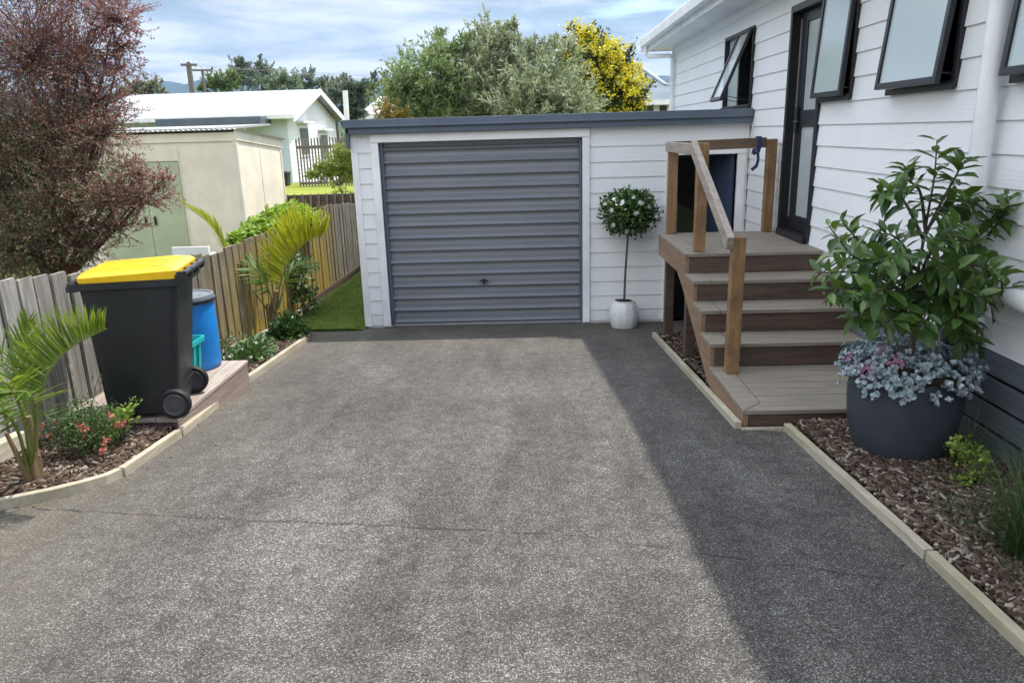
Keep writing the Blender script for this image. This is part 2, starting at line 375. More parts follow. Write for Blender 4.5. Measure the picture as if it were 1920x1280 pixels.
# ------------------------------------------------------------------ setting: ground, drive, beds
def sheet(name, rows, mat, base=(0,0,0)):
    """rows: list of equally long lists of points"""
    mb = MB(); n = len(rows[0]); mb.v = [tuple(p) for r in rows for p in r]
    mb.f = [(i*n+k, i*n+k+1, (i+1)*n+k+1, (i+1)*n+k) for i in range(len(rows)-1) for k in range(n-1)]
    return mb.build(name, mat, None, base)
ys = [-60, -20, -8, -4, 0, 2, 3, 4.3, 5, 6, 7, 8, 8.45, 9, 12, 20, 40, 80, 200, 800, 3000, 4900]
xs = [-5500, -2500, -600, -150, -60, -30, -15, -8, -3, 0, 3, 8, 15, 30, 60, 150, 600, 2500, 4100]
tag(sheet('ground', [[(x, y, gz(y)-.09) for x in xs] for y in ys], m_ground), kind='structure')
LK = [(2.0, -8.5), (2.3, -6.2), (2.7, -4.35), (3.05, -3.3), (3.345, -2.70), (3.47, -2.50), (3.64, -2.31), (3.78, -2.27), (4.35, -2.262), (5.97, -2.385), (7.83, -2.43)]
def xl(y): return float(np.interp(y, [k[0] for k in LK], [k[1] for k in LK]))
rows = []
for y in sorted(set(list(np.arange(-10, 8.55, .25)) + [k[0] for k in LK] + [8.52])):
    a = xl(y)-.012 if y > 2 else -8.5
    if y > 7.85: a = -2.6
    b = 1.59 if y < 4.3 else (1.30 if y < 7.56 else 2.44)
    rows.append([(a+(b-a)*k/8, y, gz(y)) for k in range(9)])
drive = tag(sheet('driveway', rows, m_drive), kind='structure')
mb = MB(); pts = [(-2.5, 3.33), (-1.83, 3.236), (-1.2, 3.14), (-.5, 3.06), (.23, 2.95), (.87, 2.72), (1.56, 2.5)]
fine = []
for (a, b), (c, d) in zip(pts, pts[1:]):
    for k in range(8): fine.append((a+(c-a)*k/8, b+(d-b)*k/8+random.uniform(-.012, .012)))
for (a, b), (c, d) in zip(fine, fine[1:]):
    w = random.uniform(.0008, .0028)
    mb.add([(a, b-w, gz(b-w)+.004), (c, d-w, gz(d-w)+.004), (c, d+w, gz(d+w)+.004), (a, b+w, gz(b+w)+.004)], [(0, 1, 2, 3)])
mb.build('joint_line', plain('dark_joint', (.045,.042,.04), .9, .1), drive)
# mulch beds
def bed(name, y0, y1, fa, fb, n=14, h=.03):
    rows = []
    for i in range(n+1):
        y = y0+(y1-y0)*i/n; a, b = fa(y), fb(y)
        rows.append([(a+(b-a)*k/10, y, gz(y)+h+random.uniform(-.012, .02)) for k in range(11)])
    return tag(sheet(name, rows, m_mulch), kind='structure')
FA, FB = (-3.14, 3.0), (-2.87, 12.6)
def fx(y): return FA[0]+(FB[0]-FA[0])*(y-FA[1])/(FB[1]-FA[1])
bed('mulch_bed', 2.3, 8.1, lambda y: min(fx(y)+.02, xl(y)-.3), lambda y: xl(y)-.03, 24)
bed('mulch_bed', -4, 4.34, lambda y: 1.62, lambda y: 2.43, 24)
bed('mulch_bed', 4.36, 7.6, lambda y: 1.33, lambda y: 2.43, 10)
def chips(name, y0, y1, fa, fb, n):
    y = RNG.uniform(y0, y1, n); a = np.array([fa(v) for v in y]); b = np.array([fb(v) for v in y]); x = a+(b-a)*RNG.random(n)
    z = np.interp(y, KY, KZ)+.035+RNG.uniform(0, .022, n)
    P = np.stack([x, y, z], -1); t = RNG.uniform(0, 6.28, n)
    D = np.stack([np.cos(t), np.sin(t), RNG.normal(0, .25, n)], -1); N = nrm(np.stack([RNG.normal(0, .35, n), RNG.normal(0, .35, n), np.ones(n)], -1))
    o = scatter(name, CHIP, P, D, N, RNG.uniform(.015, .062, n), RNG.uniform(.004, .013, n), m_chip); tag(o, kind='stuff'); return o
chips('bark_chips', 2.0, 4.34, lambda y: 1.63, lambda y: 2.43, 17000)
chips('bark_chips', 2.9, 4.45, lambda y: min(fx(y)+.04, xl(y)-.2), lambda y: xl(y)-.05, 6500)
chips('bark_chips', 5.75, 8.0, lambda y: fx(y)+.04, lambda y: xl(y)-.05, 4500)
chips('bark_chips', 4.4, 7.5, lambda y: 1.33, lambda y: 2.2, 2600)
n = 70; y = RNG.uniform(2.2, 8, n); s = RNG.random(n) < .55; x = np.where(s, np.array([xl(v) for v in y])+.03+RNG.exponential(.10, n), np.where(y < 4.3, 1.55, 1.24)-RNG.exponential(.08, n))
P = np.stack([x, y, np.interp(y, KY, KZ)+.006], -1); D = np.stack([RNG.normal(0, 1, n), RNG.normal(0, 1, n), np.zeros(n)], -1)
tag(scatter('leaf_litter', LEAF6, P, D, np.array([0, 0, 1])+RNG.normal(0, .2, (n, 3)), RNG.uniform(.015, .045, n), .014, foliage('dry_leaves', [(.10,.06,.03), (.20,.13,.06), (.12,.14,.05)], .2, .6, 4)), kind='stuff')
# lawn strip between fence and garage
rows = [[(fx(y)+.03+(-1.95-fx(y)-.03)*k/6, y, gz(y)+.012+(.02 if 0 < k < 6 else 0)) for k in range(7)] for y in np.linspace(8.32, 16, 12)]
tag(sheet('lawn', rows, m_lawn), kind='structure')
n = 26000; y = 8.33+RNG.random(n)**1.4*5.5; x = np.array([fx(v) for v in y])+.16; x = x+(-1.97-x)*RNG.random(n)
P = np.stack([x, y, np.full(n, .012)], -1); D = nrm(np.stack([RNG.normal(0, .4, n), RNG.normal(0, .4, n), np.ones(n)], -1))
o = scatter('lawn_grass', BLADE, P, D, rdir(n), RNG.uniform(.025, .06, n), RNG.uniform(.004, .008, n), m_grass); tag(o, kind='stuff')
# sunny neighbour lawn
rows = [[(x, y, .32*(y-16.2)/17) for x in np.linspace(-14, 3, 10)] for y in np.linspace(16.2, 33.2, 8)]
tag(sheet('neighbour_lawn', rows, m_lawn2), kind='structure')
# ------------------------------------------------------------------ timber edging
def edging(name, pts, label, group, w=.042, h=.065):
    mb = MB()
    L = []
    for i, p in enumerate(pts):
        a = Vector(pts[max(i-1, 0)]); b = Vector(pts[min(i+1, len(pts)-1)]); d = (b-a).normalized(); s = Vector((d.y, -d.x))*w/2
        z = gz(p[1])
        L.append([(p[0]-s.x, p[1]-s.y, z-.06), (p[0]+s.x, p[1]+s.y, z-.06), (p[0]+s.x, p[1]+s.y, z+h-.018), (p[0]-s.x, p[1]-s.y, z+h-.018)])
    mb.loft(L)
    c = pts[0]; o = mb.build(name, m_kerb, None, (c[0], c[1], gz(c[1])), bevel=.004)
    return tag(o, label, 'garden edging', group)
G = 'timber edging boards along the garden beds'
def seg(a, b, n=8): return [(a[0]+(b[0]-a[0])*k/n, a[1]+(b[1]-a[1])*k/n) for k in range(n+1)]
edging('garden_edging', seg((1.60, -3.0), (1.597, 2.70)), 'long pale edging board beside bark chips and dark tufted grass', G)
edging('garden_edging', seg((1.594, 2.712), (1.56, 4.30)), 'pale edging board running from below the charcoal pot to the bottom step', G)
edging('garden_edging', seg((1.275, 4.34), (1.285, 7.56)), 'pale edging board alongside the raised wooden steps', G)
edging('garden_edging', seg((1.29, 4.325), (2.1, 4.325), 3), 'thin pale board lying along the foot of the lowest step', G, .03, .03)
crv = [(-8.5, 1.96), (-6.2, 2.26), (-4.35, 2.66), (-3.3, 3.02), (-2.9, 3.22), (-2.70, 3.325), (-2.50, 3.455), (-2.40, 3.54), (-2.32, 3.63), (-2.285, 3.72)]
edging('garden_edging', crv, 'curved pale edging board in front of the red flowered shrub', G, .04, .075)
edging('garden_edging', seg((-2.284, 3.735), (-2.262, 4.38)), 'short pale edging board ending at the bin platform corner', G, .04, .072)
edging('garden_edging', seg((-2.262, 4.395), (-2.37, 5.74)), 'pale edging board along the face of the bin platform', G, .04, .07)
edging('garden_edging', seg((-2.371, 5.755), (-2.44, 7.83)), 'pale edging board beside the white flowered ground cover', G, .045, .075)
edging('garden_edging', seg((-2.45, 7.86), (-2.72, 8.22), 2), 'short angled edging board at the lawn end of the bed', G, .04, .06)
# ------------------------------------------------------------------ weatherboards
PIT, ZREF = .1675, 2.003
def boards(mb, axis, const, u0, u1, z0, z1, holes=(), sgn=-1):
    """lapped boards on the plane axis=const; holes = (ua, ub, za, zb); the boards stand out in direction sgn"""
    k = math.floor((z0-ZREF)/PIT)
    while ZREF+k*PIT < z1:
        zl, zh = ZREF+k*PIT, ZREF+(k+1)*PIT; k += 1
        cuts = sorted({max(zl, z0), min(zh, z1)} | {z for h in holes for z in h[2:4] if max(zl, z0)+.002 < z < min(zh, z1)-.002})
        for a, b in zip(cuts, cuts[1:]):
            mid = (a+b)/2; iv = [(u0, u1)]
            for h in holes:
                if h[2] < mid < h[3]:
                    iv = [q for s, e in iv for q in ((s, min(e, h[0])), (max(s, h[1]), e)) if q[1]-q[0] > .003]
            for s, e in iv:
                oa = .004+.012*(1-(a-zl)/PIT); ob = .004+.012*(1-(b-zl)/PIT)
                q = [(s, oa, a), (e, oa, a), (e, ob, b), (s, ob, b), (s, 0, a), (e, 0, a), (e, 0, b), (s, 0, b)]
                P = [((u, const+sgn*o, z) if axis == 'x' else (const+sgn*o, u, z)) for u, o, z in q]
                mb.add(P, [(0, 1, 2, 3), (0, 1, 5, 4), (1, 2, 6, 5), (3, 0, 4, 7)])
    return mb
def wallbox(mb, axis, c0, c1, u0, u1, z0, z1, holes=()):
    us = sorted({u0, u1} | {u for h in holes for u in h[:2]}); zs = sorted({z0, z1} | {z for h in holes for z in h[2:]})
    for a, b in zip(us, us[1:]):
        for c, d in zip(zs, zs[1:]):
            if any(h[0] <= (a+b)/2 <= h[1] and h[2] <= (c+d)/2 <= h[3] for h in holes): continue
            if c < z0-1e-6 or d > z1+1e-6: continue
            mb.box(a, b, c0, c1, c, d) if axis == 'x' else mb.box(c0, c1, a, b, c, d)
# ------------------------------------------------------------------ garage
GY, GL, GR = 8.503, -1.93, 2.43
garage = thing('garage', (0, GY, 0), 'white weatherboard garage with a slate blue roller door', 'garage')
holes = [(-1.645, .607, 0, 2.107), (1.60, 2.31, 0, 1.885)]
mb = MB(); boards(mb, 'x', GY, GL+.03, GR, .03, 2.215, holes)
wallbox(mb, 'x', GY+.002, GY+.11, GL, GR, .0, 2.30, holes)
mb.build('wall', m_board_g, garage, fix=False)
mb = MB(); boards(mb, 'y', GL, GY+.02, 14.2, .03, 2.2); mb.box(GL+.002, GL+.1, GY+.11, 14.2, 0, 2.25); mb.box(GL, 2.4, 14.2, 14.3, 0, 2.2)
mb.build('side_wall', board_mat('white_weatherboard_side', (.80,.81,.82), 'y'), garage, fix=False)
mb = MB(); mb.box(GL-.024, GL+.05, GY-.026, GY+.02, .02, 2.21); mb.build('corner_board', m_white, garage, bevel=.003)
mb = MB(); mb.box(-1.73, -1.645, GY-.042, GY+.05, .02, 2.107); mb.box(.607, .687, GY-.042, GY+.05, .02, 2.107); mb.box(-1.73, .687, GY-.045, GY+.05, 2.110, 2.205)
mb.build('door_trim', m_white, garage, bevel=.004)
mb = MB(); mb.box(2.31, 2.40, GY-.04, GY+.09, .0, 1.885); mb.box(1.53, 1.60, GY-.04, GY+.09, .0, 1.885); mb.box(1.53, 2.40, GY-.043, GY+.09, 1.888, 1.95)
mb.build('side_door_trim', m_white, garage, bevel=.003)
# roof slab, edge flashing, fascia
mb = MB(); mb.hexa([(-1.99, GY-.06, 2.30), (2.43, GY-.06, 2.30), (2.43, 14.6, 2.14), (-1.99, 14.6, 2.14), (-1.99, GY-.06, 2.345), (2.43, GY-.06, 2.345), (2.43, 14.6, 2.185), (-1.99, 14.6, 2.185)])
mb.build('roof', m_slate, garage)
mb = MB(); mb.box(-2.0, 2.425, GY-.125, GY-.055, 2.279, 2.356); mb.box(-2.0, 2.425, GY-.132, GY-.125, 2.272, 2.292)
mb.build('roof_flashing', m_slate, garage, bevel=.004)
mb = MB(); mb.box(-1.975, 2.42, GY-.10, GY-.028, 2.208, 2.2785); mb.box(-1.985, -1.95, GY-.10, 14.4, 2.06, 2.27)
mb.build('fascia', m_slate, garage, bevel=.003)
# roller door: corrugated steel curtain
prof = []; z = .03; H = 2.12; nn = 15; pt = H/nn
for i in range(nn):
    z0 = .03+i*pt
    for f, d in ((0, .0), (.04, .0), (.06, .030), (.10, .048), (.16, .050), (.30, .016), (.36, .002), (.60, .004), (.80, .0)): prof.append((z0+f*pt, d))
prof.append((.03+H, 0))
mb = MB(); a = []; b = []
for zz_, d in prof: a.append((-1.625, GY+.085-d, zz_)); b.append((.588, GY+.085-d, zz_))
mb.v = a+b; k = len(a); mb.f = [(i, i+k, i+k+1, i+1) for i in range(k-1)]
rd = mb.build('roller_door', m_roller, garage)
for xa, xb in ((-1.645, -1.61), (.575, .607)): mb = MB(); mb.box(xa, xb, GY+.02, GY+.12, .02, 2.107); mb.build('door_track', m_slate, garage, bevel=.003)
mb = MB(); mb.box(-1.645, .607, GY+.02, GY+.10, .005, .032); mb.build('threshold', m_steel, garage)
mb = MB(); mb.box(-.585, -.485, GY+.024, GY+.05, .517, .533); mb.box(-.545, -.525, GY+.022, GY+.052, .49, .55); mb.lathe((-.535, GY+.02, .525), [(.022, 0), (.022, .012)], 14, 'y')
mb.build('handle', m_dark, rd, bevel=.002)
# interior and the open navy side door
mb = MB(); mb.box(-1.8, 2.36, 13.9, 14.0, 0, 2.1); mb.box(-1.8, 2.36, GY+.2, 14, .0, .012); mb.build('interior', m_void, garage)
mb = MB(); mb.hexa([(2.30, GY+.03, .03), (2.262, GY+.02, .03), (2.06, GY+.50, .03), (2.10, GY+.52, .03), (2.30, GY+.03, 1.875), (2.262, GY+.02, 1.875), (2.06, GY+.50, 1.875), (2.10, GY+.52, 1.875)])
mb.build('side_door', m_navy, garage, bevel=.003)
# ------------------------------------------------------------------ house
HX, HY0, HY1 = 2.45, -7.0, 13.13
house = thing('house', (HX, 4, .4), 'large white weatherboard house with black framed open windows', 'house')
SILL = 2.357
wins = [(8.50, 9.69, SILL+.008, 3.195), (5.90, 6.53, SILL, 3.2), (4.488, 5.288, SILL, 3.2), (3.16, 3.955, SILL, 3.2)]
door = (6.53, 7.345, 1.178, 3.2)
holes = [(w[0], w[1], w[2], w[3]) for w in wins]+[door]
mb = MB(); boards(mb, 'y', HX, HY0, HY1-.03, 1.0, 3.44, holes); wallbox(mb, 'y', HX+.002, HX+.12, HY0, HY1, .98, 3.6, holes)
mb.box(HX+.12, 9.0, HY1-.1, HY1, .4, 3.5); mb.add([(HX, HY1, 3.5), (9, HY1, 3.5), (5.7, HY1, 4.9)], [(0, 1, 2)])
mb.box(8.9, 9.0, HY0, HY1-.1, .4, 3.5); mb.box(HX+.12, 8.9, HY0, HY0+.1, .4, 3.5)
mb.build('wall', m_board_h, house, fix=False)
mb = MB(); mb.box(HX-.028, HX+.06, HY1-.035, HY1+.028, .9, 3.44); mb.build('corner_board', m_white, house, bevel=.003)
# skirting slats
mb = MB()
for i in range(5):
    z1 = .992-i*.142
    mb.box(HX-.012-.001*i, HX+.012, HY0, 7.5, z1-.122, z1)
m_skirt = wood('dark_skirting_slats', (.07,.082,.098), (.135,.15,.172), 'y', .6)
sk = mb.build('base_skirting', m_skirt, house, bevel=.003)
mb = MB(); mb.box(HX+.05, HX+.08, HY0, 8.5, .0, .99); mb.build('underfloor', m_void, house)
# roof
RZ, RX = 3.63, 1.955
m_roof = varied('grey_house_roof', (.12,.125,.13), (.18,.185,.19), 1, .6, .3)
mb = MB()
for sgn, xe in ((1, RX), (-1, 9.5)):
    mb.hexa([(xe, HY0-.4, RZ-.03), (5.72, HY0-.4, 5.0), (5.72, HY1+.33, 5.0), (xe, HY1+.33, RZ-.03), (xe, HY0-.4, RZ), (5.72, HY0-.4, 5.05), (5.72, HY1+.33, 5.05), (xe, HY1+.33, RZ)])
mb.build('roof', m_roof, house)
mb = MB(); mb.box(RX+.12, HX, HY0-.4, HY1+.28, 3.440, 3.452); mb.build('soffit', m_white, house)
mb = MB(); mb.box(RX+.10, RX+.125, HY0-.4, HY1+.28, 3.425, 3.62); mb.build('fascia', m_white, house, bevel=.003)
# gutter: open trough
gp = [(RX+.099, 3.615), (RX+.099, 3.50), (RX+.02, 3.485), (RX-.01, 3.50), (RX-.018, 3.61), (RX-.008, 3.625), (RX-.002, 3.61), (RX+.004, 3.515), (RX+.085, 3.515), (RX+.085, 3.615)]
mb = MB(); mb.prism([(x, z) for x, z in gp], HY0-.4, HY1+.36, 'y'); mb.build('gutter', m_white, house)
mb = MB(); mb.prism([(RX-.01, 3.42), (HX+.02, 3.42), (HX+1.2, 3.98), (HX+1.2, 4.15), (RX-.01, 3.64)], HY1+.30, HY1+.34, 'y'); mb.build('barge_board', m_white, house, bevel=.004)
# corner downpipe
mb = MB(); mb.tube([(RX+.05, HY1+.12, 3.50), (RX+.05, HY1+.12, 3.36), (RX+.10, HY1+.10, 3.33), (HX-.10, HY1-.20, 3.30), (HX-.062, HY1-.22, 3.26), (HX-.062, HY1-.22, 1.0)], .034, 12)
for z in (2.95, 2.45): mb.box(HX-.10, HX-.02, HY1-.262, HY1-.178, z, z+.03)
mb.build('downpipe', m_white, house, smooth=True)
# near downpipe with the elbow at its foot
px, py = HX-.085, 4.06
mb = MB(); mb.tube([(px, py, 3.52), (px, py, 1.50), (px+.002, py-.01, 1.44), (px+.004, py-.05, 1.385), (px+.004, py-.11, 1.355), (px+.004, 3.34, 1.315), (px+.02, 3.27, 1.31), (HX+.02, 3.25, 1.31)], .052, 20)
mb.lathe((px, py, 1.50), [(.059, 0), (.059, .07)], 20, cap=False)
mb.box(px-.057, HX-.018, py-.058, py+.058, 3.1, 3.122)
mb.build('downpipe', plain('white_pvc_pipe', (.78,.80,.82), .3, .5), house, smooth=True)
# windows: frame, awning sash hinged at the head, pane
def ring(mb, x0, x1, y0, y1, z0, z1, w):
    mb.box(x0, x1, y0, y0+w, z0, z1); mb.box(x0, x1, y1-w, y1, z0, z1); mb.box(x0, x1, y0+w, y1-w, z0, z0+w); mb.box(x0, x1, y0+w, y1-w, z1-w, z1)
def window(y0, y1, z0, z1, openx, ys1=None, gl=m_sash):
    ys1 = ys1 or y1
    mb = MB(); ring(mb, HX-.035, HX+.10, y0, y1, z0, z1, .04); mb.box(HX-.052, HX-.03, y0-.005, y1+.005, z0-.012, z0+.03)
    fr = mb.build('window', m_dark, house, bevel=.003)
    L = z1-z0-.05; a = math.asin(min(.9, openx/L)); ca, sa = math.cos(a), math.sin(a)
    def T(p):   # local: u along y, v down from hinge, w outward
        u, v, w = p; return (HX-.03-v*sa-w*ca, u, z1-.03-v*ca+w*sa)
    mb = MB(); s = .038
    for (u0, u1, v0, v1) in ((y0+.018, y0+.018+s, 0, L), (ys1-.018-s, ys1-.018, 0, L), (y0+.018+s, ys1-.018-s, 0, s), (y0+.018+s, ys1-.018-s, L-s, L)):
        mb.hexa([T(p) for p in ((u0, v0, 0), (u1, v0, 0), (u1, v1, 0), (u0, v1, 0), (u0, v0, .032), (u1, v0, .032), (u1, v1, .032), (u0, v1, .032))])
    mb.build('sash', m_dark, fr, bevel=.002)
    mb = MB(); u0, u1 = y0+.018+s, ys1-.018-s
    mb.hexa([T(p) for p in ((u0, s, .012), (u1, s, .012), (u1, L-s, .012), (u0, L-s, .012), (u0, s, .018), (u1, s, .018), (u1, L-s, .018), (u0, L-s, .018))])
    mb.build('pane', gl, fr)
    if ys1 < y1:
        mb = MB(); mb.box(HX-.03, HX+.09, ys1, ys1+.05, z0+.04, z1-.04); mb.build('mullion', m_dark, fr)
        mb = MB(); mb.box(HX+.02, HX+.026, ys1+.05, y1-.04, z0+.04, z1-.04); mb.build('fixed_pane', m_sash, fr)
    # stays
    for u in (y0+.03, ys1-.03): mb = MB(); mb.beam((HX-.01, u, z0+.07), T((u, L-.06, 0)), .014, .006); mb.build('window_stay', m_dark, fr)
    return fr
window(*wins[0], .30, 9.0, gl=m_glass)
window(*wins[1], .048); window(*wins[2], .075); window(*wins[3], .06)
# rooms behind the openings
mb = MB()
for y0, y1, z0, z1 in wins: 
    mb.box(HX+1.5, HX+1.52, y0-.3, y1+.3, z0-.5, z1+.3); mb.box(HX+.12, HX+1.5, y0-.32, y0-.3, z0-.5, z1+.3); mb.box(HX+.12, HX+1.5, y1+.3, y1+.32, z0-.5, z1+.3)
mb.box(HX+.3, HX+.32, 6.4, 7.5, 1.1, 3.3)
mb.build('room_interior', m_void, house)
# back door: frame, leaf, frosted panes
y0, y1, z0, z1 = door
mb = MB(); mb.box(HX-.035, HX+.11, y0, y0+.05, z0, z1); mb.box(HX-.035, HX+.11, y1-.05, y1, z0, z1); mb.box(HX-.035, HX+.11, y0+.05, y1-.05, z1-.06, z1); mb.box(HX-.06, HX+.11, y0+.05, y1-.05, z0-.02, z0+.045)
mb.build('door_frame', m_dark, house, bevel=.003)
mb = MB(); xd = HX+.045; zb = z0+.05; zt = z1-.065; s = .11
mb.box(xd, xd+.04, y0+.053, y0+.053+s*.6, zb, zt); mb.box(xd, xd+.04, y1-.053-s*1.6, y1-.053, zb, zt)
ya, yb = y0+.053+s*.6, y1-.053-s*1.6
mb.box(xd, xd+.04, ya, yb, zb, zb+.13); mb.box(xd, xd+.04, ya, yb, zt-.09, zt); mb.box(xd-.004, xd+.04, ya, yb, 2.155, 2.30)
dr = mb.build('back_door', m_dark, house, bevel=.003)
mb = MB(); mb.box(xd+.014, xd+.022, ya, yb, zb+.13, 2.155); mb.box(xd+.014, xd+.022, ya, yb, 2.30, zt-.09); mb.build('frosted_pane', m_frost, dr)
mb = MB(); mb.box(xd-.03, xd-.004, yb+.045, yb+.085, 2.10, 2.33); mb.tube([(xd-.045, yb+.06, 2.2), (xd-.045, yb-.06, 2.2)], .011, 8); mb.build('handle', m_dark, dr, bevel=.003)
mb = MB(); mb.box(xd-.006, xd+.002, y1-.053-.035, y1-.053-.015, zb+.1, zt-.05); mb.build('highlight_strip', m_steel, dr)  # pale strip added for the highlight down the door edge
# ------------------------------------------------------------------ steps
steps = thing('wooden_steps', (1.9, 6, .2), 'wooden back door landing and steps with post handrails', 'steps')
def deckboards(name, x0, x1, ya, yb, z, n, border_front=True, th=.028):
    """boards along X with a border board at the left end and along the nosing"""
    mb = MB(); bw = .145; g = .006
    mb.hexa([(x0, ya, z-th), (x0+bw, ya+bw if n > 1 else ya, z-th), (x0+bw, yb, z-th), (x0, yb, z-th), (x0, ya, z), (x0+bw, ya+bw if n > 1 else ya, z), (x0+bw, yb, z), (x0, yb, z)])
    yy = ya
    if n > 1:
        mb.hexa([(x0+g, ya, z-th), (x1, ya, z-th), (x1, ya+bw-g, z-th), (x0+bw, ya+bw-g, z-th), (x0+g, ya, z), (x1, ya, z), (x1, ya+bw-g, z), (x0+bw, ya+bw-g, z)])
        yy = ya+bw
    w = (yb-yy)/max(1, n-1) if n > 1 else yb-yy
    for i in range(max(1, n-1)):
        mb.box(x0+bw+g, x1, yy+i*w+.001, yy+(i+1)*w-g, z-th-random.uniform(0, .001), z-random.uniform(0, .0015))
    return mb.build(name, m_treadY, steps, bevel=.003)
SX0, SX1 = 1.30, 2.425
TR = [(1.165, 6.19, 7.52), (1.000, 5.86, 6.21), (.832, 5.545, 5.88), (.660, 5.225, 5.565), (.486, 4.34, 5.245)]
deckboards('landing_deck', SX0, SX1, TR[0][1], TR[0][2], TR[0][0], 10)
for z, a, b in TR[1:4]: deckboards('tread', SX0, SX1, a, b, z, 1)
deckboards('bottom_platform', SX0, SX1, TR[4][1], TR[4][2], TR[4][0], 7)
for i, (z, a, b) in enumerate(TR):
    zl = TR[i+1][0] if i < 4 else gz(4.36)+.005
    mb = MB(); mb.box(SX0+.036, SX1, a+.018, a+.045, zl+.001, z-.029); mb.build('riser', m_riser, steps)
poly = [(7.52, 1.136), (6.205, 1.136), (6.205, .972), (5.875, .972), (5.875, .803), (5.56, .803), (5.56, .631), (5.24, .631), (5.24, .457), (4.352, .457), (4.352, .378), (5.10, .315), (5.30, .36), (6.30, .86), (6.55, .955), (7.52, .955)]
mb = MB(); mb.prism(poly, SX0+.004, SX0+.035, 'x'); mb.build('side_board', m_side, steps)
mb = MB(); mb.box(SX0+.036, SX1, 7.49, 7.515, .955, 1.136); mb.build('back_board', m_side, steps)
def post(x, y, z0, z1, w=.088, m=m_post):
    mb = MB(); mb.box(x-w/2, x+w/2, y-w/2, y+w/2, z0, z1); return mb.build('post', m, steps, bevel=.005)
post(1.412, 7.465, 1.166, 1.955); post(1.432, 6.30, 1.166, 2.055); post(2.355, 7.465, 1.166, 2.05); post(1.425, 5.10, .487, 1.455)
post(1.40, 7.40, .05, 1.13, .085, m_riser); post(1.39, 6.36, .15, .86, .085, m_riser); post(2.36, 7.4, .05, 1.13, .085, m_riser)
mb = MB(); mb.beam((1.365, 7.50, 2.002), (2.31, 7.50, 2.018), .045, .095); mb.build('back_rail', m_railx, steps, bevel=.004)
mb = MB(); mb.beam((1.366, 7.515, 2.002), (1.366, 6.245, 2.005), .045, .092); mb.build('side_rail', m_rail, steps, bevel=.004)
mb = MB(); mb.beam((1.362, 6.33, 2.03), (1.358, 5.05, 1.415), .05, .10); mb.build('handrail', m_rail, steps, bevel=.005)
# strap hanging from the rail
lead = MB(); xs_, ys_ = 2.235, 7.47
pts = [(xs_, 7.53, 1.96), (xs_, 7.53, 2.072), (xs_, ys_-.005, 2.075), (xs_, ys_-.012, 1.99), (xs_-.012, ys_-.016, 1.93), (xs_-.004, ys_-.018, 1.86), (xs_-.02, ys_-.016, 1.79)]
for a, b in zip(pts, pts[1:]): lead.beam(a, b, .04 if a[2] > 1.95 else .026, .008, (0, 1, .2))
for a, b in (((xs_-.05, ys_-.03, 1.965), (xs_-.062, ys_-.03, 1.915)), ((xs_-.062, ys_-.03, 1.915), (xs_-.03, ys_-.03, 1.93)), ((xs_-.02, ys_-.02, 1.80), (xs_-.065, ys_-.02, 1.765))): lead.beam(a, b, .03, .012, (0, 1, .1))
tag(lead.build('strap', m_strap, None, (xs_, ys_, 1.9)), 'dark blue strap hanging over the rail beside the door post', 'strap')
# ------------------------------------------------------------------ paling fence
fence = thing('paling_fence', (FA[0], 6, gz(6)), 'weathered grey paling fence with yellow lichen along the left side of the drive', 'fence')
TOPY, TOPZ = [2.0, 4.1, 4.7, 5.6, 7.0, 10.55, 10.6, 12.6], [1.60, 1.44, 1.37, 1.26, 1.14, 1.20, 1.25, 1.10]
mb = MB(); y = 2.0
while y < 13.6:
    w = random.uniform(.128, .148); g = random.uniform(.016, .032)
    zt = float(np.interp(y, TOPY, TOPZ))+random.uniform(-.015, .015); zb = gz(y)+random.uniform(.02, .05); x = fx(y)
    t = random.uniform(-.012, .012); o = random.uniform(-.006, .006)
    mb.hexa([(x-.022+o, y, zb), (x+o, y, zb), (x+o, y+w, zb), (x-.022+o, y+w, zb), (x-.022+o, y+t, zt), (x+o, y+t, zt), (x+o, y+w+t, zt+random.uniform(-.008, .008)), (x-.022+o, y+w+t, zt)])
    y += w+g
mb.build('palings', m_fence, fence)
mb = MB(); y = 2.0
while y < 13.6:
    zt = float(np.interp(y, TOPY, TOPZ))-.03-random.uniform(0, .02); mb.hexa([(fx(y)-.032, y, gz(y)), (fx(y)-.026, y, gz(y)), (fx(y+.3)-.026, y+.3, gz(y+.3)), (fx(y+.3)-.032, y+.3, gz(y+.3)), (fx(y)-.032, y, zt), (fx(y)-.026, y, zt), (fx(y+.3)-.026, y+.3, zt), (fx(y+.3)-.032, y+.3, zt)]); y += .3
mb.build('gap_backing', m_rails, fence)  # thin backing added behind the palings so their gaps read dark
for f in (.22, .8):
    mb = MB()
    for a, b in zip(np.arange(2, 13.4, 1.2), np.arange(3.2, 14.6, 1.2)):
        za = gz(a)+f*(np.interp(a, TOPY, TOPZ)-gz(a)); zb = gz(b)+f*(np.interp(b, TOPY, TOPZ)-gz(b))
        mb.beam((fx(a)-.055, a, za), (fx(b)-.055, b, zb), .05, .075)
    mb.build('rail', m_rails, fence)
for a in np.arange(2.6, 13.8, 2.2): mb = MB(); mb.box(fx(a)-.17, fx(a)-.08, a-.045, a+.045, gz(a)-.3, float(np.interp(a, TOPY, TOPZ))-.06); mb.build('fence_post', m_rails, fence)
mb = MB(); L = []
for y in (6.6, 7.2, 8.0, 8.45, 9.2): L.append([(fx(y)+.012, y, gz(y)-.02), (fx(y)+.05, y, gz(y)-.02), (fx(y)+.05, y, gz(y)+.085), (fx(y)+.012, y, gz(y)+.085)])
mb.loft(L); mb.build('kickboard', m_sleep, fence, bevel=.004)
mb = MB(); L = []
